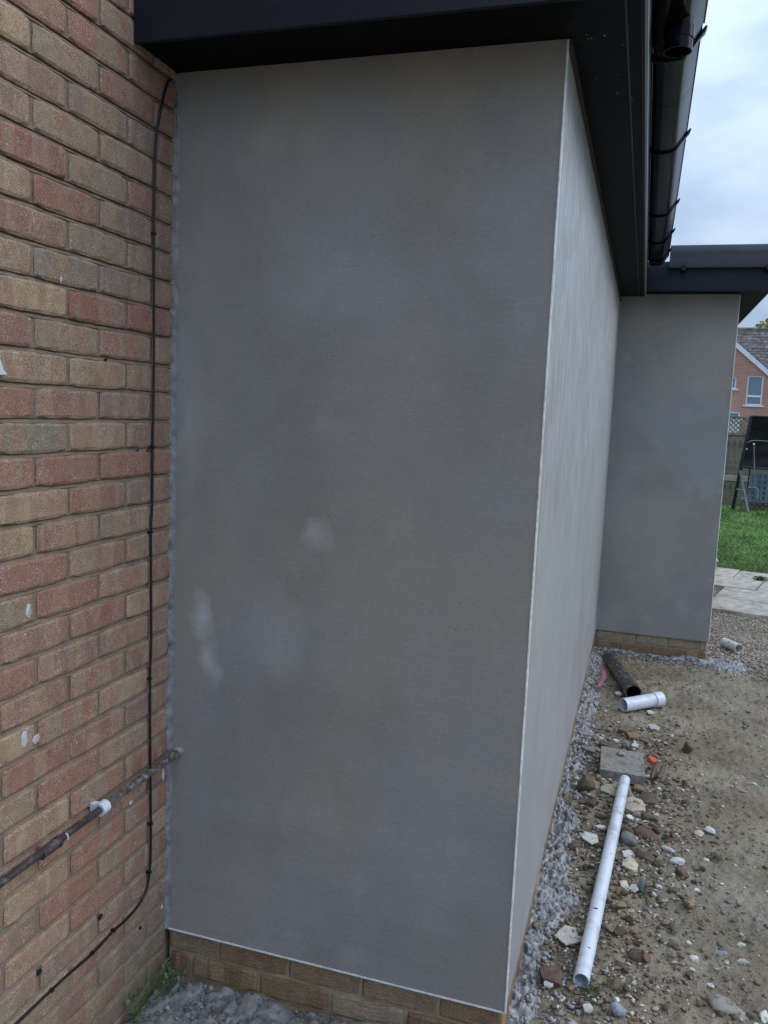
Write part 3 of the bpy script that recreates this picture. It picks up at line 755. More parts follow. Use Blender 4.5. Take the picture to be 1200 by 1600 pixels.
# long white pipe
lp = empty('white_pipe', (1.2, .4, -.06)); tag(lp, 'long thin white plastic pipe lying on the rubble, open end towards the bottom', 'pipe'); L1 = (1.2, .4, -.06)
z0 = gz1(1.205, .38)+.030; z1 = gz1(1.3, 1.87)+.05
mb = MB(); mb.pipe((1.206, .375, z0), (1.300, 1.86, z1), .0245, .0215, 36, 8); gpart(mb.build('tube', M['white_pvc'], smooth=True), lp, L1)
d_ = (Vector((1.300, 1.86, z1))-Vector((1.206, .375, z0)))
for i, (t, s_) in enumerate([(.74,.8),(.5,.6),(.24,1.2),(.09,.8)]):
    c_ = Vector((1.206, .375, z0))+d_*t; a_ = random.uniform(.9, 1.9); off = Vector((math.cos(a_)*.0247, -.0, math.sin(a_)*.0247))
    Vv, Fv = rock_arrays(.004*s_, .007*s_, .0009, 300+i, I2, .2, .2)
    q = off.to_track_quat('Z', 'Y').to_matrix(); Vv = Vv @ np.array(q).T + np.array(c_+off)
    gpart(link('mud_fleck', mesh('mud_fleck', Vv, F_ if False else Fv, M['pipe_mortar'], True)), lp, L1)
# short white pipe with collar
sp = empty('white_pipe', (1.34, 3.05, -.05)); tag(sp, 'short wide white pipe offcut with a collar, lying across the black pipe', 'pipe'); L2 = (1.34, 3.05, -.05)
a_ = Vector((1.268, 2.99, gz1(1.27, 2.99)+.046)); b_ = Vector((1.475, 3.165, gz1(1.47, 3.17)+.05)); dd = (b_-a_).normalized()
mb = MB(); mb.pipe(a_, b_, .041, .037, 36, 3); gpart(mb.build('tube', M['white_pvc'], smooth=True), sp, L2)
mb = MB(); mb.pipe(b_-dd*.045, b_+dd*.012, .046, .038, 36); gpart(mb.build('collar', M['white_pvc'], smooth=True), sp, L2)
# black pipe
bp = empty('black_pipe', (1.2, 3.6, -.05)); tag(bp, 'black soil pipe splashed with mortar, half buried beside the rendered wall', 'pipe'); L3 = (1.2, 3.6, -.05)
a_ = Vector((1.145, 4.08, -.095)); b_ = Vector((1.322, 3.20, -.045))
mb = MB(); mb.pipe(a_, b_, .048, .043, 36, 6); gpart(mb.build('tube', M['black_pvc'], smooth=True), bp, L3)
c_ = a_.lerp(b_, .60); d_ = (b_-a_).normalized()
mb = MB(); mb.pipe(c_-d_*.012, c_+d_*.008, .0505, .047, 36); gpart(mb.build('pale_ring', M['pipe_mortar'], smooth=True), bp, L3)
mb = MB(); mb.pipe(b_-d_*.05, b_+d_*.006, .0515, .044, 36); gpart(mb.build('collar', M['black_pvc'], smooth=True), bp, L3)
# far stub
fs = MB(); fs.pipe((1.985, 4.80, -.052), (2.075, 4.62, -.045), .036, .032, 30, 2); ob = fs.build('white_pipe', M['white_pvc2'], smooth=True)
tag(ob, 'stubby white pipe offcut on the gravel past the far wall corner', 'pipe')
# concrete block
mb = MB(); mb.box((-.105, -.14, -.05), (.105, .14, .0)); ob = mb.build('concrete_block', M['concrete'], bevel=.004)
place(ob, 1.283, 2.07, -.038, math.radians(2), math.radians(1.5), math.radians(2)); tag(ob, 'square grey concrete block lying flat near the top end of the long white pipe', 'block')
V_, F_ = rock_arrays(.022, .026, .012, 5, I3, .2, .25); ob = link('mortar_lump', mesh('mortar_lump', V_, F_, M['splat'], True)); place(ob, 1.275, 2.135, -.032); tag(ob, 'small blue grey mortar lump stuck on top of the concrete block', 'mortar lump')
# terracotta bit and brown shards
def chip_mesh(name, w_, d_, t, seed, mat, col=None, curve=0):
    r = random.Random(seed); n = r.choice([5, 5, 6, 7]); a0 = r.random()*6.28
    pts = [(math.cos(a0+2*math.pi*i/n+r.uniform(-.22, .22))*w_/2*r.uniform(.82, 1.1), math.sin(a0+2*math.pi*i/n+r.uniform(-.22, .22))*d_/2*r.uniform(.82, 1.1)) for i in range(n)]
    # sub-divide outline with small jaggedness
    out = []
    for i in range(n):
        a = pts[i]; b = pts[(i+1) % n]
        for k in range(4):
            t_ = k/4; j = 0 if k == 0 else .025*w_
            out.append((a[0]+(b[0]-a[0])*t_+r.uniform(-j, j), a[1]+(b[1]-a[1])*t_+r.uniform(-j, j)))
    m_ = len(out); rings = [(1.0, -t/2), (1.0, t*.35), (.965, t/2), (.5, t/2)]
    V = []; F = []
    for sc, z in rings:
        for (x, y) in out: V.append((x*sc, y*sc, z - curve*((x*sc)**2)/(w_*.5) + .08*t*mnoise.noise((x*60, y*60, seed))))
    V.append((0, 0, t/2)); V.append((0, 0, -t/2))
    for q in range(3):
        for i in range(m_): F.append((q*m_+i, q*m_+(i+1) % m_, (q+1)*m_+(i+1) % m_, (q+1)*m_+i))
    for i in range(m_): F.append((3*m_+i, 3*m_+(i+1) % m_, 4*m_)); F.append(((i+1) % m_, i, 4*m_+1))
    at = {'col': ('POINT', 'FLOAT_COLOR', np.tile(np.array([*col, 1.]), (len(V), 1)))} if col else None
    return mesh(name, V, F, mat, attrs=at)
ob = link('terracotta_fragment', chip_mesh('terracotta_fragment', .06, .05, .022, 4, M['terracotta'])); place(ob, 1.423, 2.155, -.045, .3, .25, .3); tag(ob, 'bright orange red terracotta fragment at the right side of the concrete block', 'fragment')
for i, (x, y, lab) in enumerate([(1.437, 2.05, 'tall brown tile shard standing next to the terracotta fragment'), (1.466, 2.03, 'second upright brown shard, right of the one by the terracotta')]):
    ob = link('tile_shard', chip_mesh('tile_shard', .028, .13, .012, 9+i, M['stone'], (.13,.085,.06))); place(ob, x, y, -.05, .12-.1*i, math.radians(28), math.radians(50)); tag(ob, lab, 'shard')
# pink tape
mb = MB(); n = 12; pv = []
for i in range(n):
    t = i/(n-1); c_ = Vector((1.113+.02*math.sin(t*5), 3.28+.42*t, -.062+.035*math.sin(t*3.1)+.006*math.sin(t*17))); wd_ = .016*(1-.7*t)
    pv += [c_+Vector((-wd_, 0, -.004)), c_+Vector((wd_, 0, .012)), c_+Vector((wd_, 0, .0135)), c_+Vector((-wd_, 0, -.0025))]
mb.v = [tuple(v) for v in pv]
for i in range(n-1):
    for q in range(4): mb.f.append((i*4+q, i*4+(q+1) % 4, i*4+4+(q+1) % 4, i*4+4+q))
mb.f += [(0,1,2,3), (4*n-1,4*n-2,4*n-3,4*n-4)]
ob = mb.build('pink_tape', M['tape']); tag(ob, 'scrap of pink plastic tape between the black pipe and the side wall', 'tape')

# rubble pieces: kind, colour, x, y, width, depth, label
PAL = dict(white=(.62,.61,.58), cream=(.52,.45,.34), plaster=(.50,.47,.42), tan=(.25,.18,.105), brown=(.115,.08,.052), redbrown=(.15,.085,.06), olive=(.10,.088,.05), grey=(.22,.23,.22), bluegrey=(.25,.29,.33), mud=(.14,.102,.065), red=(.36,.075,.045), stone=(.33,.30,.25), greymud=(.21,.19,.16))
RUB = [
('slate', 'grey', 1.118, 2.228, 0.086, 0.04, 'thin pale grey slate leaning behind the concrete block'),
('chip', 'brown', 1.216, 2.359, 0.116, 0.112, 'flat brown stone slab just behind the concrete block'),
('chip', 'tan', 1.296, 2.615, 0.079, 0.098, 'sandy tan tile flake beyond the concrete block'),
('chip', 'tan', 1.335, 2.552, 0.07, 0.088, 'tan flake with broken edge between the tile pieces and block'),
('rock', 'brown', 1.612, 2.464, 0.078, 0.081, 'pointed brown rock standing like a small pyramid on bare mud'),
('chip', 'white', 1.343, 2.413, 0.038, 0.047, 'white chip just above the right corner of the concrete block'),
('chip', 'white', 1.246, 2.456, 0.035, 0.043, 'small white sliver above the left part of the concrete block'),
('rock', 'grey', 1.289, 2.465, 0.042, 0.028, 'small rounded grey pebble between two white chips behind the block'),
('rock', 'white', 1.065, 2.11, 0.039, 0.033, 'pale pebble in the mortar droppings left of the concrete block'),
('rock', 'brown', 1.124, 2.028, 0.073, 0.044, 'pinkish brown rock touching the left side of the concrete block'),
('rock', 'brown', 1.126, 1.765, 0.09, 0.078, 'upright brown rock below left of the concrete block'),
('rock', 'brown', 1.155, 1.632, 0.133, 0.058, 'long brown rock lying left of the pipe top end'),
('rock', 'tan', 1.207, 1.532, 0.081, 0.053, 'angular ochre rock left of the white pipe'),
('chip', 'cream', 1.238, 1.796, 0.089, 0.112, 'cream shard with curved edge under the top of the white pipe'),
('chip', 'cream', 1.353, 1.694, 0.11, 0.137, 'large cream pottery piece right of the white pipe top'),
('chip', 'brown', 1.412, 1.784, 0.1, 0.125, 'flat olive brown stone beside the cream pottery piece'),
('chip', 'tan', 1.369, 1.872, 0.066, 0.052, 'thin tan stick shaped shard in front of the concrete block'),
('chip', 'white', 1.179, 1.282, 0.073, 0.092, 'white tile shard with pink specks left of the pipe'),
('chip', 'white', 1.215, 1.38, 0.043, 0.03, 'thin white sliver above the specked tile shard'),
('chip', 'white', 1.333, 1.558, 0.033, 0.042, 'white fragment nearest the pipe in the row of white bits'),
('rock', 'white', 1.363, 1.552, 0.033, 0.028, 'middle white fragment of the row below the cream piece'),
('rock', 'white', 1.395, 1.546, 0.041, 0.025, 'rightmost white fragment of the row below the cream piece'),
('rock', 'grey', 1.329, 1.353, 0.082, 0.074, 'smooth round dark grey boulder right of the white pipe'),
('rock', 'redbrown', 1.392, 1.434, 0.123, 0.07, 'reddish brown slanting rock right of the round grey boulder'),
('rock', 'brown', 1.494, 1.418, 0.095, 0.053, 'dark brown block of stone right of the reddish rock'),
('chip', 'white', 1.331, 1.231, 0.059, 0.06, 'white triangular shard below the round grey boulder'),
('chip', 'cream', 1.34, 1.134, 0.067, 0.084, 'cream shard below the white triangular one'),
('rock', 'white', 1.484, 1.344, 0.062, 0.029, 'long smooth white pebble below the dark brown block'),
('rock', 'white', 1.516, 1.258, 0.063, 0.043, 'plump pale pebble below the long white one'),
('rock', 'brown', 1.395, 1.23, 0.086, 0.051, 'mud covered brown rock left of the plump pale pebble'),
('rock', 'olive', 1.448, 1.216, 0.075, 0.045, 'olive muddy lump between brown rock and plump pebble'),
('rock', 'white', 1.626, 1.312, 0.028, 0.031, 'small pale pebble alone right of the plump pebble'),
('chip', 'cream', 1.609, 1.515, 0.043, 0.054, 'cream stone chip on mud right of the dark brown block'),
('chip', 'white', 1.658, 1.563, 0.044, 0.051, 'white flat chip on mud right of the cream chip'),
('rock', 'brown', 1.573, 1.803, 0.047, 0.029, 'small dark brown stone alone on smooth mud'),
('rock', 'white', 1.891, 2.139, 0.04, 0.028, 'pale pebble on mud near the right edge'),
('rock', 'grey', 1.841, 2.045, 0.042, 0.021, 'flat bluish pebble beside the pale one at right'),
('rock', 'brown', 1.68, 1.487, 0.064, 0.032, 'half buried brown stone right of the cream chip'),
('rock', 'tan', 1.184, 0.934, 0.076, 0.052, 'oblong tan brick fragment left of the pipe middle'),
('chip', 'plaster', 1.156, 0.624, 0.099, 0.123, 'large flat white plaster flake with dark specks beside the pipe'),
('chip', 'cream', 1.322, 0.987, 0.043, 0.053, 'cream shard leaning in the cluster right of the pipe'),
('chip', 'white', 1.354, 0.969, 0.035, 0.044, 'bright white upright shard right of the pipe middle'),
('rock', 'bluegrey', 1.377, 0.982, 0.033, 0.028, 'blue grey pebble beside the bright white upright shard'),
('rock', 'white', 1.44, 1.011, 0.031, 0.021, 'oval pale pebble right of the shard cluster'),
('rock', 'brown', 1.329, 0.862, 0.055, 0.027, 'flat oval brown stone below the shard cluster'),
('rock', 'bluegrey', 1.397, 0.879, 0.039, 0.032, 'blue grey stone below right of the shard cluster'),
('rock', 'mud', 1.373, 0.59, 0.07, 0.058, 'rounded brown clay clod right of the pipe lower half'),
('rock', 'mud', 1.324, 0.525, 0.041, 0.033, 'small clay clod touching the rounded clay clod'),
('chip', 'redbrown', 1.119, 0.374, 0.079, 0.089, 'rusty brown stone slab in the mortar left of the pipe mouth'),
('chip', 'white', 1.113, 0.341, 0.027, 0.034, 'white flake in front of the rusty brown slab'),
('rock', 'mud', 1.301, 0.415, 0.071, 0.059, 'broad flat clay clod below right of the pipe mouth'),
('rock', 'bluegrey', 1.325, 0.288, 0.063, 0.056, 'blue grey mottled stone at the bottom edge of the photo'),
('chip', 'white', 1.234, 0.265, 0.034, 0.042, 'white square shard left of the mottled blue stone'),
('rock', 'red', 1.264, 0.241, 0.026, 0.018, 'red brick bit left of the mottled blue stone'),
('rock', 'red', 1.366, 0.279, 0.026, 0.017, 'red brick bit right of the mottled blue stone'),
('rock', 'stone', 1.623, 0.421, 0.159, 0.091, 'big pale flat stone in the bottom right corner'),
('rock', 'white', 1.725, 0.431, 0.049, 0.049, 'white stone right of the big pale flat stone'),
('rock', 'greymud', 1.66, 0.59, 0.092, 0.064, 'half buried flat grey stone above the big pale one'),
('rock', 'bluegrey', 1.634, 0.714, 0.059, 0.032, 'pale blue grey angular stone at lower right'),
('rock', 'white', 1.702, 0.691, 0.062, 0.033, 'long pale stone right of the blue grey angular one'),
('rock', 'white', 1.547, 0.646, 0.031, 0.029, 'round pale pebble left of the blue grey angular stone'),
('rock', 'white', 1.702, 0.789, 0.034, 0.032, 'pale angular stone above the long pale one'),
('chip', 'white', 1.533, 0.717, 0.017, 0.021, 'tiny white chip above the round pale pebble'),
('rock', 'grey', 1.776, 0.977, 0.045, 0.036, 'grey stone near the right edge at mid rubble'),
('rock', 'grey', 1.683, 1.049, 0.03, 0.023, 'small grey pebble on open mud at right'),
('rock', 'white', 1.577, 1.078, 0.024, 0.024, 'small white pebble between oval pebble and grey pebble'),
('rock', 'brown', 1.511, 1.116, 0.039, 0.022, 'dark brown pebble above the small white pebble'),
('chip', 'white', 1.232, 3.265, 0.045, 0.056, 'white chip between the black pipe and the wall'),
('chip', 'white', 1.425, 3.018, 0.046, 0.058, 'white chip right below the short white pipe'),
('chip', 'white', 1.444, 2.772, 0.062, 0.076, 'pale thin chip below the short white pipe'),
('rock', 'grey', 1.481, 3.364, 0.057, 0.037, 'grey green pebble at the collar end of the short white pipe'),
('rock', 'brown', 1.577, 2.819, 0.044, 0.029, 'brown pebble on the mud right of the thin chip'),
('chip', 'white', 1.41, 2.053, 0.028, 0.035, 'white bit between the block and the brown shards'),
('chip', 'white', 1.459, 1.93, 0.021, 0.027, 'narrow pale shard right of the brown shards'),
]
rb = random.Random(77)
for i, (kind, cn, x, y, dx, dy, lab) in enumerate(RUB):
    jj = rb.uniform(.8, 1.15); c = tuple(min(1, q*jj*rb.uniform(.97, 1.03)) for q in PAL[cn]); z = gz1(x, y)
    half = 'buried' in lab
    if kind == 'rock':
        hgt = {'stone': .22, 'greymud': .2}.get(cn, .42)*min(dx, dy)
        if 'pyramid' in lab: hgt = .055 
        if 'upright' in lab: hgt = .07
        soft = any(q in lab for q in ('round', 'smooth', 'oval', 'plump'))
        Vv, Fv = rock_arrays(dx/2, dy/2, max(.006, hgt*.9), 500+i, I3, .2 if soft else 1.0, .08 if soft else (.045 if cn != 'mud' else .2))
        if 'pyramid' in lab: Vv[:, :2] *= (1.15-.5*(Vv[:, 2]/hgt+1)/2)[:, None]
        Cc = np.tile(np.array([*c, 1.]), (len(Vv), 1))
        me = mesh('stone', Vv, Fv, M['stone'], 'round' in lab or 'smooth' in lab or cn == 'mud', attrs={'col': ('POINT', 'FLOAT_COLOR', Cc)})
        if cn == 'mud': nm = 'clay_clod'; ct = 'clod'
        elif dx < .045: nm = 'pebble'; ct = 'pebble'
        else: nm = 'stone'; ct = 'stone'
        ob = link(nm, me); place(ob, x, y, z+hgt*(.1 if half else .27), rb.uniform(-.5, .5), rb.uniform(-.12, .12), rb.uniform(-.12, .12))
    else:
        t = .006 if cn in ('white', 'cream', 'plaster') else .014
        t = min(t, dx*.35)
        ob = link('shard', chip_mesh('shard', dx*1.05, dy*1.05, t, 700+i, M['chipmat'] if cn in ('white', 'cream', 'plaster') else M['stone'], c, .25 if 'cream' in lab else .05))
        tl = .45 if ('upright' in lab or 'leaning' in lab) else .14
        place(ob, x, y, z+.011+t*.5+(dx*.12 if tl > .3 else 0), rb.uniform(-.4, .4), rb.uniform(.2*tl, tl), rb.uniform(-tl, tl)); ct = 'shard'
    tag(ob, lab, ct, 'pieces of rubble lying along the side wall')

# ------------------------------------------------------------------ scattered stuff
def scatter(name, P, Sz, cols, mat, base=I1, flat=.6, seed=0, smooth=False, lift=.2, vary=3):
    """join len(P) little deformed stones into one mesh; P (n,3) S (n,)"""
    r = np.random.default_rng(seed); n = len(P); BV, BF = base; m = len(BV)
    bases = []
    for q in range(12):
        Vb = BV.copy()
        for _ in range(9):
            d = r.normal(size=3); d /= np.linalg.norm(d); k = r.uniform(.32, .8); Vb -= np.outer(np.maximum(0, Vb @ d-k)*1.0, d)
        Vb *= (1+r.uniform(-.12, .12, size=(m, 1))); bases.append(Vb*np.array([1, r.uniform(.6, .95), r.uniform(.7, 1)*flat]))
    bases = np.array(bases); sel = r.integers(0, 12, n); B = bases[sel]
    a = r.uniform(0, 2*np.pi, n); ca, sa = np.cos(a)[:, None], np.sin(a)[:, None]
    tx = r.uniform(-.5, .5, n)[:, None]; 
    X, Y, Z = B[..., 0], B[..., 1], B[..., 2]
    Y2 = Y*np.cos(tx)-Z*np.sin(tx); Z2 = Y*np.sin(tx)+Z*np.cos(tx)
    X3 = X*ca-Y2*sa; Y3 = X*sa+Y2*ca
    V = np.stack([X3, Y3, Z2], -1)*Sz[:, None, None] + P[:, None, :]
    V[..., 2] += (Sz*lift)[:, None]
    F = (BF[None]+(np.arange(n)*m)[:, None, None]).reshape(-1, 3)
    C = np.repeat(np.concatenate([cols, np.ones((n, 1))], 1), m, 0)
    me = mesh(name, V.reshape(-1, 3), F, mat, smooth, attrs={'col': ('POINT', 'FLOAT_COLOR', C)})
    return link(name, me)
def pick(pal, n, r, jit=.2):
    pal = np.array(pal); c = pal[r.integers(0, len(pal), n)]; return (c*r.uniform(1-jit, 1+jit, (n, 1))).clip(0, 1)
r = np.random.default_rng(3)
# mortar droppings: lumpy sheets lying on the ground, thin and broken at their edges
def billow(x, y, sc, oct=4, seed=0, g=.55):
    t = 0; a = 1
    for i in range(oct):
        t = t + a*np.abs(vnoise(x*sc+i*7.7, y*sc+i*3.3, seed+i)); sc *= 2.1; a *= g
    return t
def lump_sheet(name, xs, ys, maskf, hgt, mat, seed, sc=34):
    X, Y = np.meshgrid(xs, ys); wx = X+.010*fbm(X, Y, 30, 2, seed+60); wy = Y+.010*fbm(X, Y, 30, 2, seed+70)
    m = maskf(X, Y) + .30*fbm(X, Y, 13, 4, seed+3, .6)
    B = billow(wx, wy, sc, 4, seed)
    pit = np.clip((B-.42)*4, .12, 1)
    Z = gz(X, Y) + np.where(m > 0, np.minimum(1, m*4)*hgt*pit*(.25+.9*B*(.55+.45*fbm(X, Y, 6, 2, seed+9).clip(-1, 1))), 0) - np.where(m > 0, 0, .02) + .0015*fbm(X, Y, 260, 2, seed+8)*(m > 0)
    nx, ny = len(xs), len(ys)
    i = (np.arange(nx-1)[None, :] + (np.arange(ny-1)*nx)[:, None]).ravel()
    F = np.stack([i, i+1, i+1+nx, i+nx], 1)
    keep = (m.ravel()[F] > -.03).any(1); F = F[keep]
    used = np.unique(F); mp_ = np.full(nx*ny, -1); mp_[used] = np.arange(len(used))
    V = np.stack([X.ravel(), Y.ravel(), Z.ravel()], 1)[used]
    return link(name, mesh(name, V, mp_[F], mat, True))
def side_mask(X, Y):
    wid = .075+.04*fbm(Y, Y*0, 2.3, 3, 5)-np.where(Y > 2.1, .012, 0)
    wid = np.where((Y > 1.45) & (Y < 2.5), wid*.72, wid)
    return (wid-(X-w))/.09
ob = lump_sheet('mortar_droppings', np.arange(w-.012, w+.24, .0042), np.arange(.0, 4.32, .0055), side_mask, .028, M['splat'], 70, 44); tag(ob, 'lumpy blue grey mortar droppings along the foot of the side wall', 'mortar', kind='stuff')
n = 2400
yy = np.concatenate([r.uniform(-.02, 2.6, 1700), r.uniform(2.6, 4.3, 700)]); xx = w+.008+np.abs(r.normal(0, .072, n))
P = np.stack([xx, yy, gz(xx, yy)+.003+.013*np.exp(-((xx-w)/.09)**2)*r.random(n)], 1)
ob = scatter('mortar_crumbs', P, r.lognormal(-5.3, .7, n).clip(.0012, .018), pick([(.32,.33,.34), (.25,.25,.25), (.37,.375,.385), (.17,.145,.115)], n, r, .15), make_colattr('mortar_dropping', .55, 1, 140, spec=.5), I2, .65, 4, True); tag(ob, 'loose grey mortar crumbs around the droppings by the side wall', 'mortar', kind='stuff')
def far_mask(X, Y):
    a = (.07-(yd-Y))/.07; a = np.where(Y > yd, -1, a); b = .8-((X-1.95)/.24)**2-((Y-4.26)/.22)**2
    return np.where((X < xr) & (Y > yd-.0), -1, np.maximum(a*(X < xr)-(X >= xr)*1.0, b)-.25)
ob = lump_sheet('mortar_droppings', np.arange(w, 2.3, .007), np.arange(3.95, 4.6, .007), far_mask, .022, M['splat'], 90, 46); tag(ob, 'grey mortar lumps scattered at the foot of the far wall', 'mortar', kind='stuff')
n = 900; xx = r.uniform(w+.02, 2.25, n); yy = yd-.02-np.abs(r.normal(0, .11, n))+np.where(xx > xr, r.uniform(-.05, .25, n), 0)
P = np.stack([xx, yy, gz(xx, yy)+.002], 1)
ob = scatter('mortar_crumbs', P, r.lognormal(-4.8, .5, n).clip(.003, .02), pick([(.26,.27,.285), (.2,.2,.2), (.33,.33,.33), (.15,.13,.11)], n, r), make_colattr('mortar_dropping_far', .6, .8, 120), I1, .55, 6, False); tag(ob, 'broken grey mortar crumbs before the far wall and its corner', 'mortar', kind='stuff')
def foot_mask(X, Y): return 1.0+(Y+.02)*1.2-np.where(Y > -.004, 5, 0)
ob = lump_sheet('concrete_footing', np.arange(.012, 1.02, .0055), np.arange(-.9, .0, .0055), foot_mask, .022, mat_simple('rough_concrete', (.25,.25,.25), .8, var=.35, scale=22, bump=.9, bscale=170, dirt=(.09,.085,.075), dirtamt=.6, dscale=12), 110, 20)
tag(ob, 'rough grey concrete spilled at the foot of the front wall', 'concrete', kind='stuff')
n = 1500; xx = r.uniform(.02, 1.0, n); yy = -.012-np.abs(r.normal(0, .2, n)); P = np.stack([xx, yy, gz(xx, yy)+.01], 1)
ob = scatter('concrete_crumbs', P, r.lognormal(-5.3, .5, n).clip(.002, .012), pick([(.21,.22,.23), (.17,.175,.18), (.3,.3,.3), (.14,.135,.125)], n, r, .12), M['pebble'], I1, .6, 8, False); tag(ob, 'loose grey crumbs on the concrete at the foot of the front wall', 'concrete', kind='stuff')
# clay clods and small stones on the mud
def density(x, y): return np.exp(-((x-1.25-.04*y)/.28)**2)*.9*np.clip((2.8-y), 0, 1)+.18+.25*np.clip((.9-y), 0, 1)
def sprinkle(n, x0, x1, y0, y1, dens):
    x = r.uniform(x0, x1, n*4); y = r.uniform(y0, y1, n*4); k = r.random(n*4) < dens(x, y); return x[k][:n], y[k][:n]
xx, yy = sprinkle(10000, 1.06, 2.6, .1, 5.2, lambda a, b: density(a, b)*(.3+.7*(vnoise(a*5, b*4, 51) > -.2))); n = len(xx)
P = np.stack([xx, yy, gz(xx, yy)], 1)
ob = scatter('soil_crumbs', P, r.lognormal(-5.6, .7, n).clip(.001, .02), pick([(.14,.105,.07), (.17,.135,.095), (.11,.08,.055), (.2,.16,.115), (.15,.095,.06)], n, r), M['pebble'], I1, .6, 10, False, .1); tag(ob, 'brown soil crumbs and small clods strewn over the mud', 'soil', kind='stuff')
xx, yy = sprinkle(8500, 1.1, 2.6, .1, 5.2, lambda a, b: density(a, b)*(.25+.75*(vnoise(a*6, b*5, 44) > 0))); n = len(xx)
P = np.stack([xx, yy, gz(xx, yy)], 1)
ob = scatter('gravel_bits', P, r.lognormal(-5.5, .7, n).clip(.0015, .014), pick([(.40,.36,.30), (.28,.245,.19), (.5,.46,.39), (.25,.2,.14), (.26,.24,.21), (.31,.24,.17), (.21,.16,.11)], n, r), M['pebble'], I1, .65, 12, False, .25); tag(ob, 'pale gravel bits and chippings spread on the mud', 'gravel', kind='stuff')
n = 1500; yy = r.uniform(.2, 2.75, n); xx = 1.28+.03*yy+r.normal(0, .13, n); k_ = xx > 1.12; xx, yy = xx[k_], yy[k_]; n = len(xx)
P = np.stack([xx, yy, gz(xx, yy)+.002], 1)
ob = scatter('rubble_bits', P, r.lognormal(-4.75, .4, n).clip(.004, .017), pick([(.15,.105,.07), (.2,.14,.09), (.12,.09,.06), (.5,.46,.38), (.28,.2,.12), (.56,.55,.52), (.13,.085,.06)], n, r), M['stone'], I2, .5, 17, False, .25); tag(ob, 'small broken brown and cream rubble bits between the larger stones', 'rubble', kind='stuff')
n = 190; yy = 1.55+r.normal(0, .5, n); xx = 1.30+.03*yy+r.normal(0, .11, n); k_ = (xx > 1.12) & (yy > .2) & (yy < 2.6) & ~((abs(xx-1.283) < .14) & (abs(yy-2.07) < .17)); xx, yy = xx[k_], yy[k_]; n = len(xx)
P = np.stack([xx, yy, gz(xx, yy)-.002], 1)
ob = scatter('rubble_lumps', P, r.lognormal(-3.9, .32, n).clip(.011, .034), pick([(.13,.088,.05), (.17,.115,.065), (.10,.07,.042), (.14,.08,.05), (.2,.165,.12), (.24,.17,.095)], n, r), M['stone'], I3, .75, 23, False, .5); tag(ob, 'brown muddy lumps heaped around the white pipe and the concrete block', 'rubble', kind='stuff')
n = 700; yy = r.uniform(.15, 2.9, n); xx = 1.30+.03*yy+r.normal(0, .16, n); k_ = xx > 1.13; xx, yy = xx[k_], yy[k_]; n = len(xx)
P = np.stack([xx, yy, gz(xx, yy)+.004], 1); CUB = (np.array([(x, y, z) for z in (-.35, .35) for x, y in ((-1,-.8),(1.1,-.6),(.7,.9),(-.7,.8))], float), np.array([(0,2,1),(0,3,2),(4,5,6),(4,6,7),(0,1,5),(0,5,4),(1,2,6),(1,6,5),(2,3,7),(2,7,6),(3,0,4),(3,4,7)]))
ob = scatter('broken_chips', P, r.lognormal(-4.95, .45, n).clip(.003, .014), pick([(.5,.46,.38), (.3,.2,.12), (.56,.55,.52), (.22,.12,.08), (.2,.16,.11), (.42,.38,.31)], n, r), M['stone'], CUB, .8, 19, False, .3); tag(ob, 'sharp edged broken chips of brick and tile around the white pipe', 'rubble', kind='stuff')
# pinkish gravel bed beyond the far corner
n = 26000; xx = r.uniform(xr+.0, 4.2, n); yy = r.uniform(4.45, 7.6, n); yy = np.where(r.random(n) < .25, r.uniform(3.9, 4.8, n), yy)
m_ = (yy > 4.45+.35*(xx-1.85)*0) | (r.random(n) < .35); m_ &= ~((yy < yd) & (xx < xr+.02)); xx, yy = xx[m_], yy[m_]; n = len(xx)
P = np.stack([xx, yy, gz(xx, yy)+.002], 1)
ob = scatter('gravel_bed', P, r.uniform(.006, .0135, n), pick([(.42,.33,.27), (.5,.42,.36), (.36,.26,.21), (.58,.52,.46), (.27,.22,.18), (.45,.36,.31), (.22,.2,.18)], n, r), M['pebble'], I1, .6, 14, False, .35); tag(ob, 'pinkish pale gravel bed between the far wall corner and the paving', 'gravel', kind='stuff')

# ------------------------------------------------------------------ paving, lawn
pav = empty('paved_path', (2.6, 7.6, -.09)); tag(pav, kind='structure')
def slab(pts, z=-.058, th=.05, seed=0):
    r_ = random.Random(seed); mb = MB(); dz = r_.uniform(-.004, .004)
    mb.prism(pts, 'z', z-th, z+dz); gpart(mb.build('paving_slab', M['slab'], bevel=.006), pav, (2.6, 7.6, -.09))
u = Vector((2.695-2.157, 7.822-7.958)).normalized(); v_ = Vector((-u.y, u.x)) # along the lawn edge, and away
o_ = Vector((2.157, 7.93))
def rect(a0, a1, b0, b1): return [tuple(o_+u*a+v_*b) for a, b in ((a0, b0), (a1, b0), (a1, b1), (a0, b1))]
for i in range(-3, 6): slab(rect(-.42+i*.6+.005, -.42+(i+1)*.6-.006, .012, .60), seed=i)
for i in range(-3, 6): slab(rect(-.10+i*.6+.006, -.10+(i+1)*.6-.006, -.60, -.001), seed=20+i)
for j in range(2):
    for i in range(3): slab(rect(.20+i*.6+.006, .20+(i+1)*.6-.006, -.61-(j+1)*.6+.008, -.61-j*.6), seed=40+i+5*j)
lawn = link('lawn_ground', None); COL.objects.unlink(lawn); bpy.data.objects.remove(lawn)
mb = MB(); lp_ = [tuple(o_+u*a+v_*b) for a, b in ((-2.6, .61), (9, .61), (9, 9.6), (-2.6, 9.6))]; mb.prism(lp_, 'z', -.2, -.075); ob = mb.build('lawn', M['lawnsoil']); tag(ob, kind='structure')
n = 110000
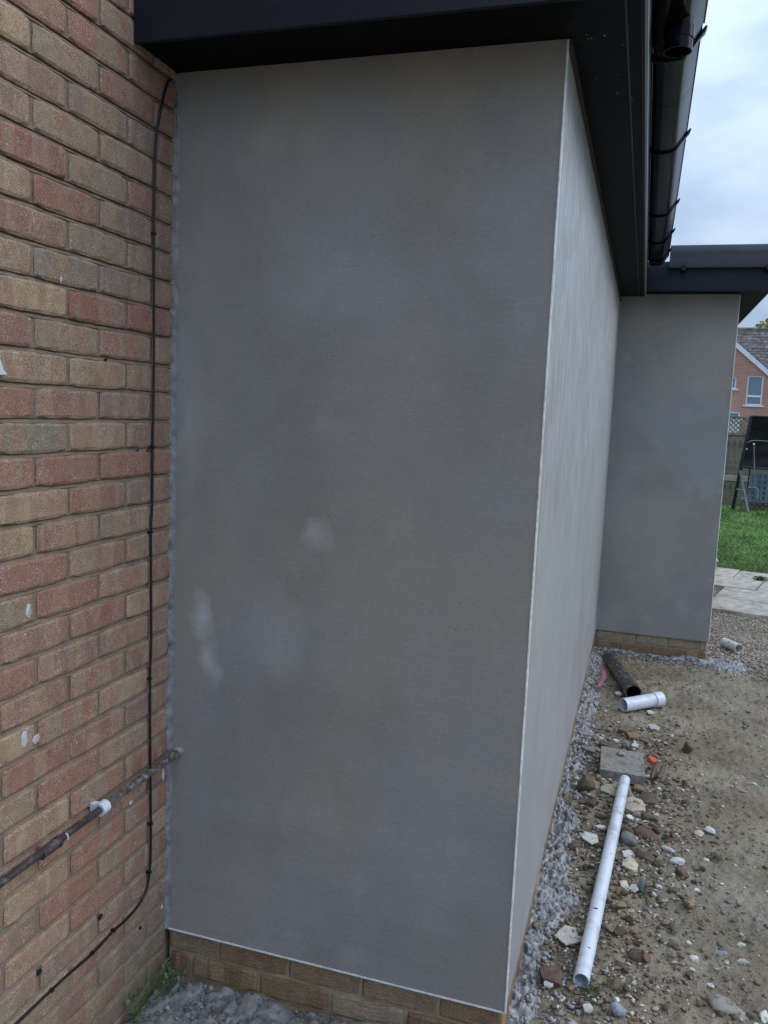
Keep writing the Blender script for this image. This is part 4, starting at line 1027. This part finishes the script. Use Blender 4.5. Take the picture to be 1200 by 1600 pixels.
gy0 = 8.3+r.random(n)**1.3*8.6; gx0 = 1.9+r.random(n)*(.9+(gy0-8)*.42)
ok_ = ((gx0-o_.x)*v_.x+(gy0-o_.y)*v_.y) > .60
gx0, gy0 = gx0[ok_], gy0[ok_]; n = len(gx0); bb = gy0-8; P2 = np.stack([gx0, gy0], 1)
clump = fbm(P2[:, 0], P2[:, 1], 2.2, 3, 8)
h = (.045+.02*clump)*r.uniform(.6, 1.3, n); h = h.clip(.015, .1); ang = r.uniform(0, 2*np.pi, n); lean = r.uniform(.1, .8, n)
wd_ = .0035+.0003*bb
dx, dy = np.cos(ang), np.sin(ang)
b0 = np.stack([P2[:, 0]-dy*wd_, P2[:, 1]+dx*wd_, np.full(n, -.078)], 1); b1 = np.stack([P2[:, 0]+dy*wd_, P2[:, 1]-dx*wd_, np.full(n, -.078)], 1)
mid0 = b0*.5+b1*.5+np.stack([dx*h*lean*.35-dy*wd_*.7, dy*h*lean*.35+dx*wd_*.7, h*.6], 1); mid1 = mid0+np.stack([dy*wd_*1.4, -dx*wd_*1.4, h*0], 1)
tip = b0*.5+b1*.5+np.stack([dx*h*lean, dy*h*lean, h], 1)
V = np.stack([b0, b1, mid1, mid0, tip], 1).reshape(-1, 3)
k5 = np.arange(n)*5; F = np.concatenate([np.stack([k5, k5+1, k5+2], 1), np.stack([k5, k5+2, k5+3], 1), np.stack([k5+3, k5+2, k5+4], 1)])
gc = pick([(.13,.26,.05), (.17,.32,.07), (.09,.19,.035), (.24,.33,.12)], n, r, .2)*(1+.3*clump[:, None]); gc = np.where((r.random(n) < .05)[:, None], np.array([.2,.2,.09]), gc).clip(0, 1)
C = np.repeat(np.concatenate([gc, np.ones((n, 1))], 1), 5, 0)
ob = link('grass', mesh('grass', V, F, M['leaf'], attrs={'col': ('POINT', 'FLOAT_COLOR', C)})); tag(ob, 'bright green grass of the lawn between the paving and the fence', 'grass', kind='stuff')
def leafy(name, centre, spread, n, size, cols, seed, parent=None, up=.3, kindstuff=False):
    q = np.random.default_rng(seed); d = q.normal(size=(n, 3)); d /= np.linalg.norm(d, axis=1)[:, None]
    lump = np.array([mnoise.noise(Vector(a*2.2)+Vector((seed, 0, 0))) for a in d])
    c = d*(q.random(n)**.45*(1+.45*lump))[:, None]*np.array(spread)+np.array(centre)
    nrm = q.normal(size=(n, 3)); nrm[:, 2] = np.abs(nrm[:, 2])+up; nrm /= np.linalg.norm(nrm, axis=1)[:, None]
    t = np.cross(nrm, q.normal(size=(n, 3))); t /= np.linalg.norm(t, axis=1)[:, None]; s = np.cross(nrm, t)
    L = (size*q.uniform(.6, 1.3, n))[:, None]
    V = np.stack([c-t*L, c-s*L*.5-nrm*L*.1, c+t*L, c+s*L*.5-nrm*L*.1], 1).reshape(-1, 3)
    k = np.arange(n)*4; F = np.stack([k, k+1, k+2, k+3], 1)
    C = np.repeat(np.concatenate([pick(cols, n, q, .25), np.ones((n, 1))], 1), 4, 0)
    return link(name, mesh(name, V, F, M['leaf'], attrs={'col': ('POINT', 'FLOAT_COLOR', C)}), parent)
# tuft of grass in the paving, weeds by the front wall
ob = leafy('weed_tuft', (2.62, 7.87, -.035), (.09, .05, .025), 260, .012, [(.10,.14,.05), (.07,.10,.035)], 5); tag(ob, 'small green weed tuft growing in a joint of the pale paving', 'weed')
wd1 = empty('weed_plant', (.03, -.12, -.1)); tag(wd1, 'small leafy green weed at the foot of the brick wall beside the grey concrete', 'weed')
wr = random.Random(2); leaves = []
lm = MB(); lm.v = [(0,0,0),(.35,.22,.05),(.75,.26,.02),(1,0,-.1),(.75,-.26,.02),(.35,-.22,.05),(.5,0,-.03)]; lm.f = [(0,6,1),(1,6,2),(2,6,3),(3,6,4),(4,6,5),(5,6,0)]
lmesh = mesh('leaf', lm.v, lm.f, mat_simple('weed_leaf', (.055,.12,.035), .5, var=.35, scale=2), True)
for i in range(130):
    st = wr.randrange(5); bx, by = [(.035,-.055),(.055,-.10),(.02,-.15),(.03,-.21),(.07,-.045)][st]
    ob = link('leaf', lmesh, wd1); s_ = wr.uniform(.009, .02); ob.scale = (s_, s_, s_)
    ob.location = (bx-.03+wr.gauss(0, .018), by+.12+wr.gauss(0, .02), wr.uniform(.012, .075)); ob.rotation_euler = (wr.uniform(-.5, .5), wr.uniform(-.9, .3), wr.uniform(0, 6.28))
mb = MB()
for i in range(14):
    bx, by = [(.035,-.055),(.055,-.10),(.02,-.15),(.03,-.21),(.07,-.045)][i % 5]
    mb.tube([(bx-.03, by+.12, -.01), (bx-.03+wr.gauss(0, .008), by+.12+wr.gauss(0, .008), .03), (bx-.03+wr.gauss(0, .02), by+.12+wr.gauss(0, .02), .065)], .0012, 5)
mb.build('stem', M['leaf'] if False else mat_simple('stem', (.08,.12,.04), .6), wd1)
for i, (x, y, lab) in enumerate([(1.38, .98, 'little green moss tuft by the shard cluster right of the pipe'), (1.235, .36, 'small moss tuft just below the open pipe mouth'), (1.66, 1.35, 'faint green moss tuft on the open mud')]):
    ob = leafy('moss_tuft', (x, y, gz1(x, y)+.006), (.035, .04, .008), 260, .004, [(.06,.10,.03), (.09,.12,.05)], 20+i); tag(ob, lab, 'moss')
# door step beyond the corner
mb = MB(); mb.box((xr-.02, 8.32, -.09), (2.20, 8.9, .03)); mb.box((xr-.02, 8.30, .032), (2.215, 8.92, .05)); ob = mb.build('door_step', M['slab'], bevel=.006); tag(ob, 'pale grey step edge peeping out beyond the far wall corner', 'step')

# ------------------------------------------------------------------ fence
yfc = 17.0
fn = empty('garden_fence', (4, yfc, -.1)); tag(fn, 'weathered brown board fence topped with diagonal lattice across the end of the lawn', 'fence'); FL = (4, yfc, -.1)
fr2 = random.Random(9)
bm_ = []
x = .5; i = 0
bvar = []
for q in range(4):
    mb = MB(); mb.box((-.061, -.01, 0), (.061, .01, 1.0)); t_ = mb.build('board', M['wood'], bevel=.004); bvar.append(t_.data); bpy.data.objects.remove(t_)
while x < 9:
    for (z0, hh) in ((-.12, .60), (.60, .84)):
        ob = link('board', bvar[fr2.randrange(4)], fn, (x-4, fr2.uniform(-.006, .006), z0+.1)); ob.scale = (1, 1, hh)
    x += .1225
for z0, z1, nm, mt, dy in ((.50, .585, 'rail', 'rail', -.05), (1.44, 1.50, 'top_rail', 'lattice', -.04), (1.80, 1.84, 'lattice_cap', 'lattice', -.03)):
    mb = MB(); mb.box((.5, yfc+dy, z0), (9, yfc+dy+.045, z1)); gpart(mb.build(nm, M[mt], bevel=.005), fn, FL)
mb = MB()
def lath(mb, x0, z0, x1, z1, y, hw=.012):
    d = Vector((x1-x0, 0, z1-z0)).normalized(); nn = Vector((-d.z, 0, d.x))*hw
    b = len(mb.v)
    for yy_ in (y, y+.008):
        for p in (Vector((x0, yy_, z0))-nn, Vector((x1, yy_, z1))-nn, Vector((x1, yy_, z1))+nn, Vector((x0, yy_, z0))+nn): mb.v.append(tuple(p))
    mb.f += [(b,b+1,b+2,b+3),(b+7,b+6,b+5,b+4),(b,b+4,b+5,b+1),(b+1,b+5,b+6,b+2),(b+2,b+6,b+7,b+3),(b+3,b+7,b+4,b)]
x = .5
while x < 9:
    lath(mb, x, 1.50, x+.30, 1.80, yfc-.012); lath(mb, x+.30, 1.50, x, 1.80, yfc-.004); x += .098
ob = gpart(mb.build('lattice', M['lattice']), fn, FL); tag(ob, kind='stuff')
# low loose lattice panel
lf = empty('lattice_panel', (4, 16.2, -.1)); tag(lf, 'low dark lattice panel on the grass below the swing seat', 'lattice'); LL = (4, 16.2, -.1)
mb = MB(); x = 3.25
while x < 6:
    lath(mb, x, -.09, x+.30, .16, 16.21); lath(mb, x+.30, -.09, x, .16, 16.22); x += .11
tag(gpart(mb.build('laths', M['lattice']), lf, LL), kind='stuff')
mb = MB(); mb.box((3.25, 16.19, .16), (6.3, 16.23, .205)); gpart(mb.build('top_rail', M['rail'], bevel=.004), lf, LL)
mb = MB(); mb.box((3.25, 16.195, -.10), (3.28, 16.235, .159)); gpart(mb.build('post', M['lattice']), lf, LL)
# swing seat
sw = empty('swing_seat', (3.6, 15.6, -.1)); tag(sw, 'garden swing seat with black canopy and grey legs standing before the fence', 'swing seat'); SL = (3.6, 15.6, -.1)
ys0 = 15.4
def at(px, py, Y=15.4):
    f = 1299.47; R3 = cam.rotation_euler.to_matrix(); d = R3 @ Vector(((px-600)/f, -(py-800)/f, -1)); t = (Y-cam.location.y)/d.y; return cam.location + d*t
# (points computed once from the measured photograph, all lie in the seat's own plane)
A = [at(1174,650), at(1290,655), at(1290,738), at(1158,729)]
mb = MB()
nx_, nz_ = 16, 12; fb = len(mb.v)
for side, off in ((0, 0), (1, .02)):
    for j in range(nz_+1):
        for i in range(nx_+1):
            p = A[0].lerp(A[1], i/nx_).lerp(A[3].lerp(A[2], i/nx_), j/nz_); sag = .05*math.sin(math.pi*j/nz_)+.018*math.sin(j*1.9+i*.35)
            mb.v.append((p.x, p.y+off+sag+j*.03, p.z))
q = (nx_+1)
for side in (0, 1):
    for j in range(nz_):
        for i in range(nx_):
            a = side*q*(nz_+1)+j*q+i; mb.f.append((a, a+1, a+q+1, a+q))
gpart(mb.build('canopy', M['black_fabric'], smooth=True), sw, SL)
def bar(name, pts, rad, mat, n=8): mb = MB(); mb.tube(pts, rad, n); return gpart(mb.build(name, M[mat], smooth=True), sw, SL)
bar('canopy_frame', [at(1174,650,15.37), at(1158,727,15.37), at(1145,795,15.7)], .032, 'dark_metal')
bar('canopy_rail', [at(1174,650,15.36), at(1290,655,15.36)], .02, 'dark_metal')
bar('canopy_rail', [at(1158,729,15.36), at(1180,731,15.36), at(1290,739,15.36)], .022, 'dark_metal')
bar('canopy_rib', catmull([at(1168,692,15.35), at(1178,688.5,15.35), at(1215,690,15.35), at(1290,692,15.35)]), .009, 'grey_metal')
bar('leg', [at(1156,735,15.3), at(1162,765,15.3), at(1169,800,15.1)], .022, 'grey_metal')
bar('leg', [at(1172,731,15.5), at(1168,762,15.5)], .014, 'dark_metal')
bar('brace', [at(1151,764.5,15.3), at(1165,766.5,15.3)], .016, 'grey_metal')
bar('hanging_rod', [at(1178,694,15.3), at(1179.5,764,15.3)], .011, 'grey_metal')
bar('armrest', catmull([at(1169,762,15.3), at(1180,762,15.3), at(1184,768,15.3), at(1183,780,15.3)]), .02, 'grey_metal')
Vb, Fb = rock_arrays(.02, .02, .02, 3, I2, 0, 0); bo = link('rod_bolt', mesh('rod_bolt', Vb+np.array(at(1178,694,15.27)), Fb, M['white_paint'], True)); gpart(bo, sw, SL)
mb = MB(); p = at(1164,731,15.33); mb.box((p.x-.012, p.y-.01, p.z+.35), (p.x+.012, p.y+.01, p.z+.374)); gpart(mb.build('bolt', M['white_paint']), sw, SL)
# plastic crate with square openings behind it
p0 = at(1171, 782, 15.9); p1 = at(1245, 744, 15.9)
mb = MB(); x0, x1, z0, z1 = p0.x, p1.x, p0.z, p1.z
for k in range(9): xx_ = x0+(x1-x0)*k/8; mb.box((xx_-.022, 15.9, z0), (xx_+.022, 15.93, z1))
for k in range(6): zz_ = z0+(z1-z0)*k/5; mb.box((x0+.0225, 15.903, zz_-.018), (x1-.0225, 15.927, zz_+.018))
mb.box((x0, 16.12, z0), (x1, 16.14, z1)); mb.box((x0-.02, 15.9, z0-.03), (x1+.02, 16.14, z0-.019))
ob = mb.build('plastic_crate', M['crate']); tag(ob, 'blue grey plastic crate with square openings behind the swing seat', 'crate')

# ------------------------------------------------------------------ neighbour's house
hs = empty('neighbour_house', (8, 46, -.3)); tag(hs, 'distant red brick house with white bargeboard, white windows and dark tiled roof', 'house'); HL = (8, 46, -.3)
yh = 44.0
# gable: slope down to the right
ax, az = 3.4, 7.36                       # apex hidden behind the near wall
sl = (5.773-4.347)/(6.973-5.298)
def gy_(x): return az - abs(x-ax)*sl
az = 5.773 + (5.298-ax)*sl
xr_ = 9.6; xl_ = 2*ax-xr_
def opening_wall(mb, x0, x1, z0, z1, ops, ztop):
    """front wall as vertical strips around openings, tops cut to the gable"""
    xs = sorted(set([x0, x1, ax]+[o for op in ops for o in op[:2]]))
    for a, b in zip(xs[:-1], xs[1:]):
        mid = (a+b)/2; segs = [(z0, None)]
        op = [o for o in ops if o[0] <= mid <= o[1]]
        op.sort(key=lambda o: o[2]); zcur = z0
        for o in op:
            mb.box((a, yh, zcur), (b, yh+.25, o[2])); zcur = o[3]
        n = len(mb.v); ta, tb = ztop(a), ztop(b)
        mb.v += [(a,yh,zcur),(b,yh,zcur),(b,yh+.25,zcur),(a,yh+.25,zcur),(a,yh,ta),(b,yh,tb),(b,yh+.25,tb),(a,yh+.25,ta)]
        mb.f += [tuple(n+i for i in q) for q in [(0,3,2,1),(4,5,6,7),(0,1,5,4),(1,2,6,5),(2,3,7,6),(3,0,4,7)]]
ops = [(6.055, 6.815, 2.72, 4.20), (4.45, 5.55, 3.52, 4.12), (4.0, 5.86, 1.0, 2.36)]
mb = MB(); opening_wall(mb, xl_, xr_, -.3, 9, ops, gy_)
gpart(mb.build('wall', M['farbrick'], fixn=False), hs, HL)
mb = MB(); mb.box((xl_, yh+.25, -.3), (xl_+.25, 52, 3)); mb.box((xr_-.25, yh+.25, -.3), (xr_, 52, gy_(xr_)-.1)); gpart(mb.build('wall', M['farbrick']), hs, HL)
def win(x0, x1, z0, z1, bars, sill=True):
    mb = MB(); t = .07; y0, y1 = yh+.05, yh+.12
    mb.box((x0, y0, z0), (x1, y1, z0+t)); mb.box((x0, y0, z1-t), (x1, y1, z1)); mb.box((x0, y0+.002, z0+t), (x0+t, y1, z1-t)); mb.box((x1-t, y0+.002, z0+t), (x1, y1, z1-t))
    for zz_ in bars: mb.box((x0+t, y0+.004, zz_-.05), (x1-t, y1, zz_+.05))
    o1 = mb.build('window', M['white_paint']); gpart(o1, hs, HL)
    mb = MB(); mb.box((x0+.03, yh+.09, z0+.03), (x1-.03, yh+.10, z1-.03)); g_ = mb.build('pane', M['glass']); g_.parent = o1
    if sill: mb = MB(); mb.box((x0-.1, yh-.06, z0-.07), (x1+.1, yh+.06, z0-.001)); s_ = mb.build('sill', M['white_paint']); s_.parent = o1
win(6.055, 6.815, 2.72, 4.20, [3.18]); win(4.45, 5.55, 3.52, 4.12, []); win(4.0, 5.86, 1.0, 2.36, [1.8], True)
mb = MB(); mb.box((2.5, 42.6, -.3), (5.75, yh-.1, 1.9)); mb.box((2.4, 42.5, 1.9), (5.85, yh-.06, 2.0)); gpart(mb.build('porch', M['white_paint']), hs, HL)
mb = MB(); n = 0
for sgn in (1, -1):
    x_e = xr_+.2 if sgn > 0 else xl_-.2
    a = [(ax, gy_(ax)+.14), (x_e, gy_(x_e)+.14), (x_e, gy_(x_e)-.14), (ax, gy_(ax)-.14)]
    mb.prism(a, 'y', yh-.09, yh-.02)
gpart(mb.build('bargeboard', M['white_paint']), hs, HL)
# main roof facing us: stepped tile courses
rz1, rz0, ry1, ry0 = 6.87, 3.3, 48.0, 44.6
nC = 22; tb = []
for c in range(nC):
    t0, t1 = c/nC, (c+1)/nC
    mb = MB(); y0_, z0_ = ry0+(ry1-ry0)*t0, rz0+(rz1-rz0)*t0; y1_, z1_ = ry0+(ry1-ry0)*t1, rz0+(rz1-rz0)*t1
    x = ax+.2; rt = random.Random(c)
    x += (c % 2)*.15
    while x < 15:
        j = rt.uniform(-.006, .006)
        mb.box((x, 0, 0), (x+.31, .215, .03), Matrix.Translation((0, y0_-.01, z0_+.055+j)) @ Matrix.Rotation(math.atan2(rz1-rz0, ry1-ry0)-.06, 4, 'X')); x += .325
    ob = gpart(mb.build('tile_course', M['tile'], fixn=False), hs, HL)
mb = MB(); mb.prism([(ry0, rz0-.02), (ry1, rz1-.02), (ry1, rz1-.2), (ry0, rz0-.2)], 'x', ax, 15); gpart(mb.build('roof_deck', M['tile']), hs, HL)
mb = MB(); mb.tube([(ax, ry1, rz1+.02), (15, ry1, rz1+.02)], .13, 10); gpart(mb.build('ridge', M['tile']), hs, HL)
mb = MB(); mb.box((xr_, 45.0, -.3), (15, 52, 3.6)); gpart(mb.build('wall', M['farbrick']), hs, HL)
# tree behind the ridge
tr = empty('tree', (9.6, 56, -.3)); tag(tr, 'yellow green tree top showing above the far tiled roof ridge', 'tree')
TL = (9.6, 56, -.3)
mb = MB(); mb.tube([(9.6,56,-.3),(9.65,56,2.5),(9.5,56.1,5)], .2, 10, radii=[.28,.22,.12]); 
for a in range(6): mb.tube([(9.55,56,3+.3*a), (9.55+1.6*math.cos(a*1.3), 56+1.6*math.sin(a*1.3), 5+.4*a)], .05, 6)
gpart(mb.build('trunk', M['bark']), tr, TL)
ob = leafy('crown', (9.6, 56, 6.3), (2.6, 2.4, 2.5), 14000, .17, [(.30,.32,.10), (.38,.34,.10), (.22,.27,.09), (.42,.40,.2)], 61); gpart(ob, tr, TL)
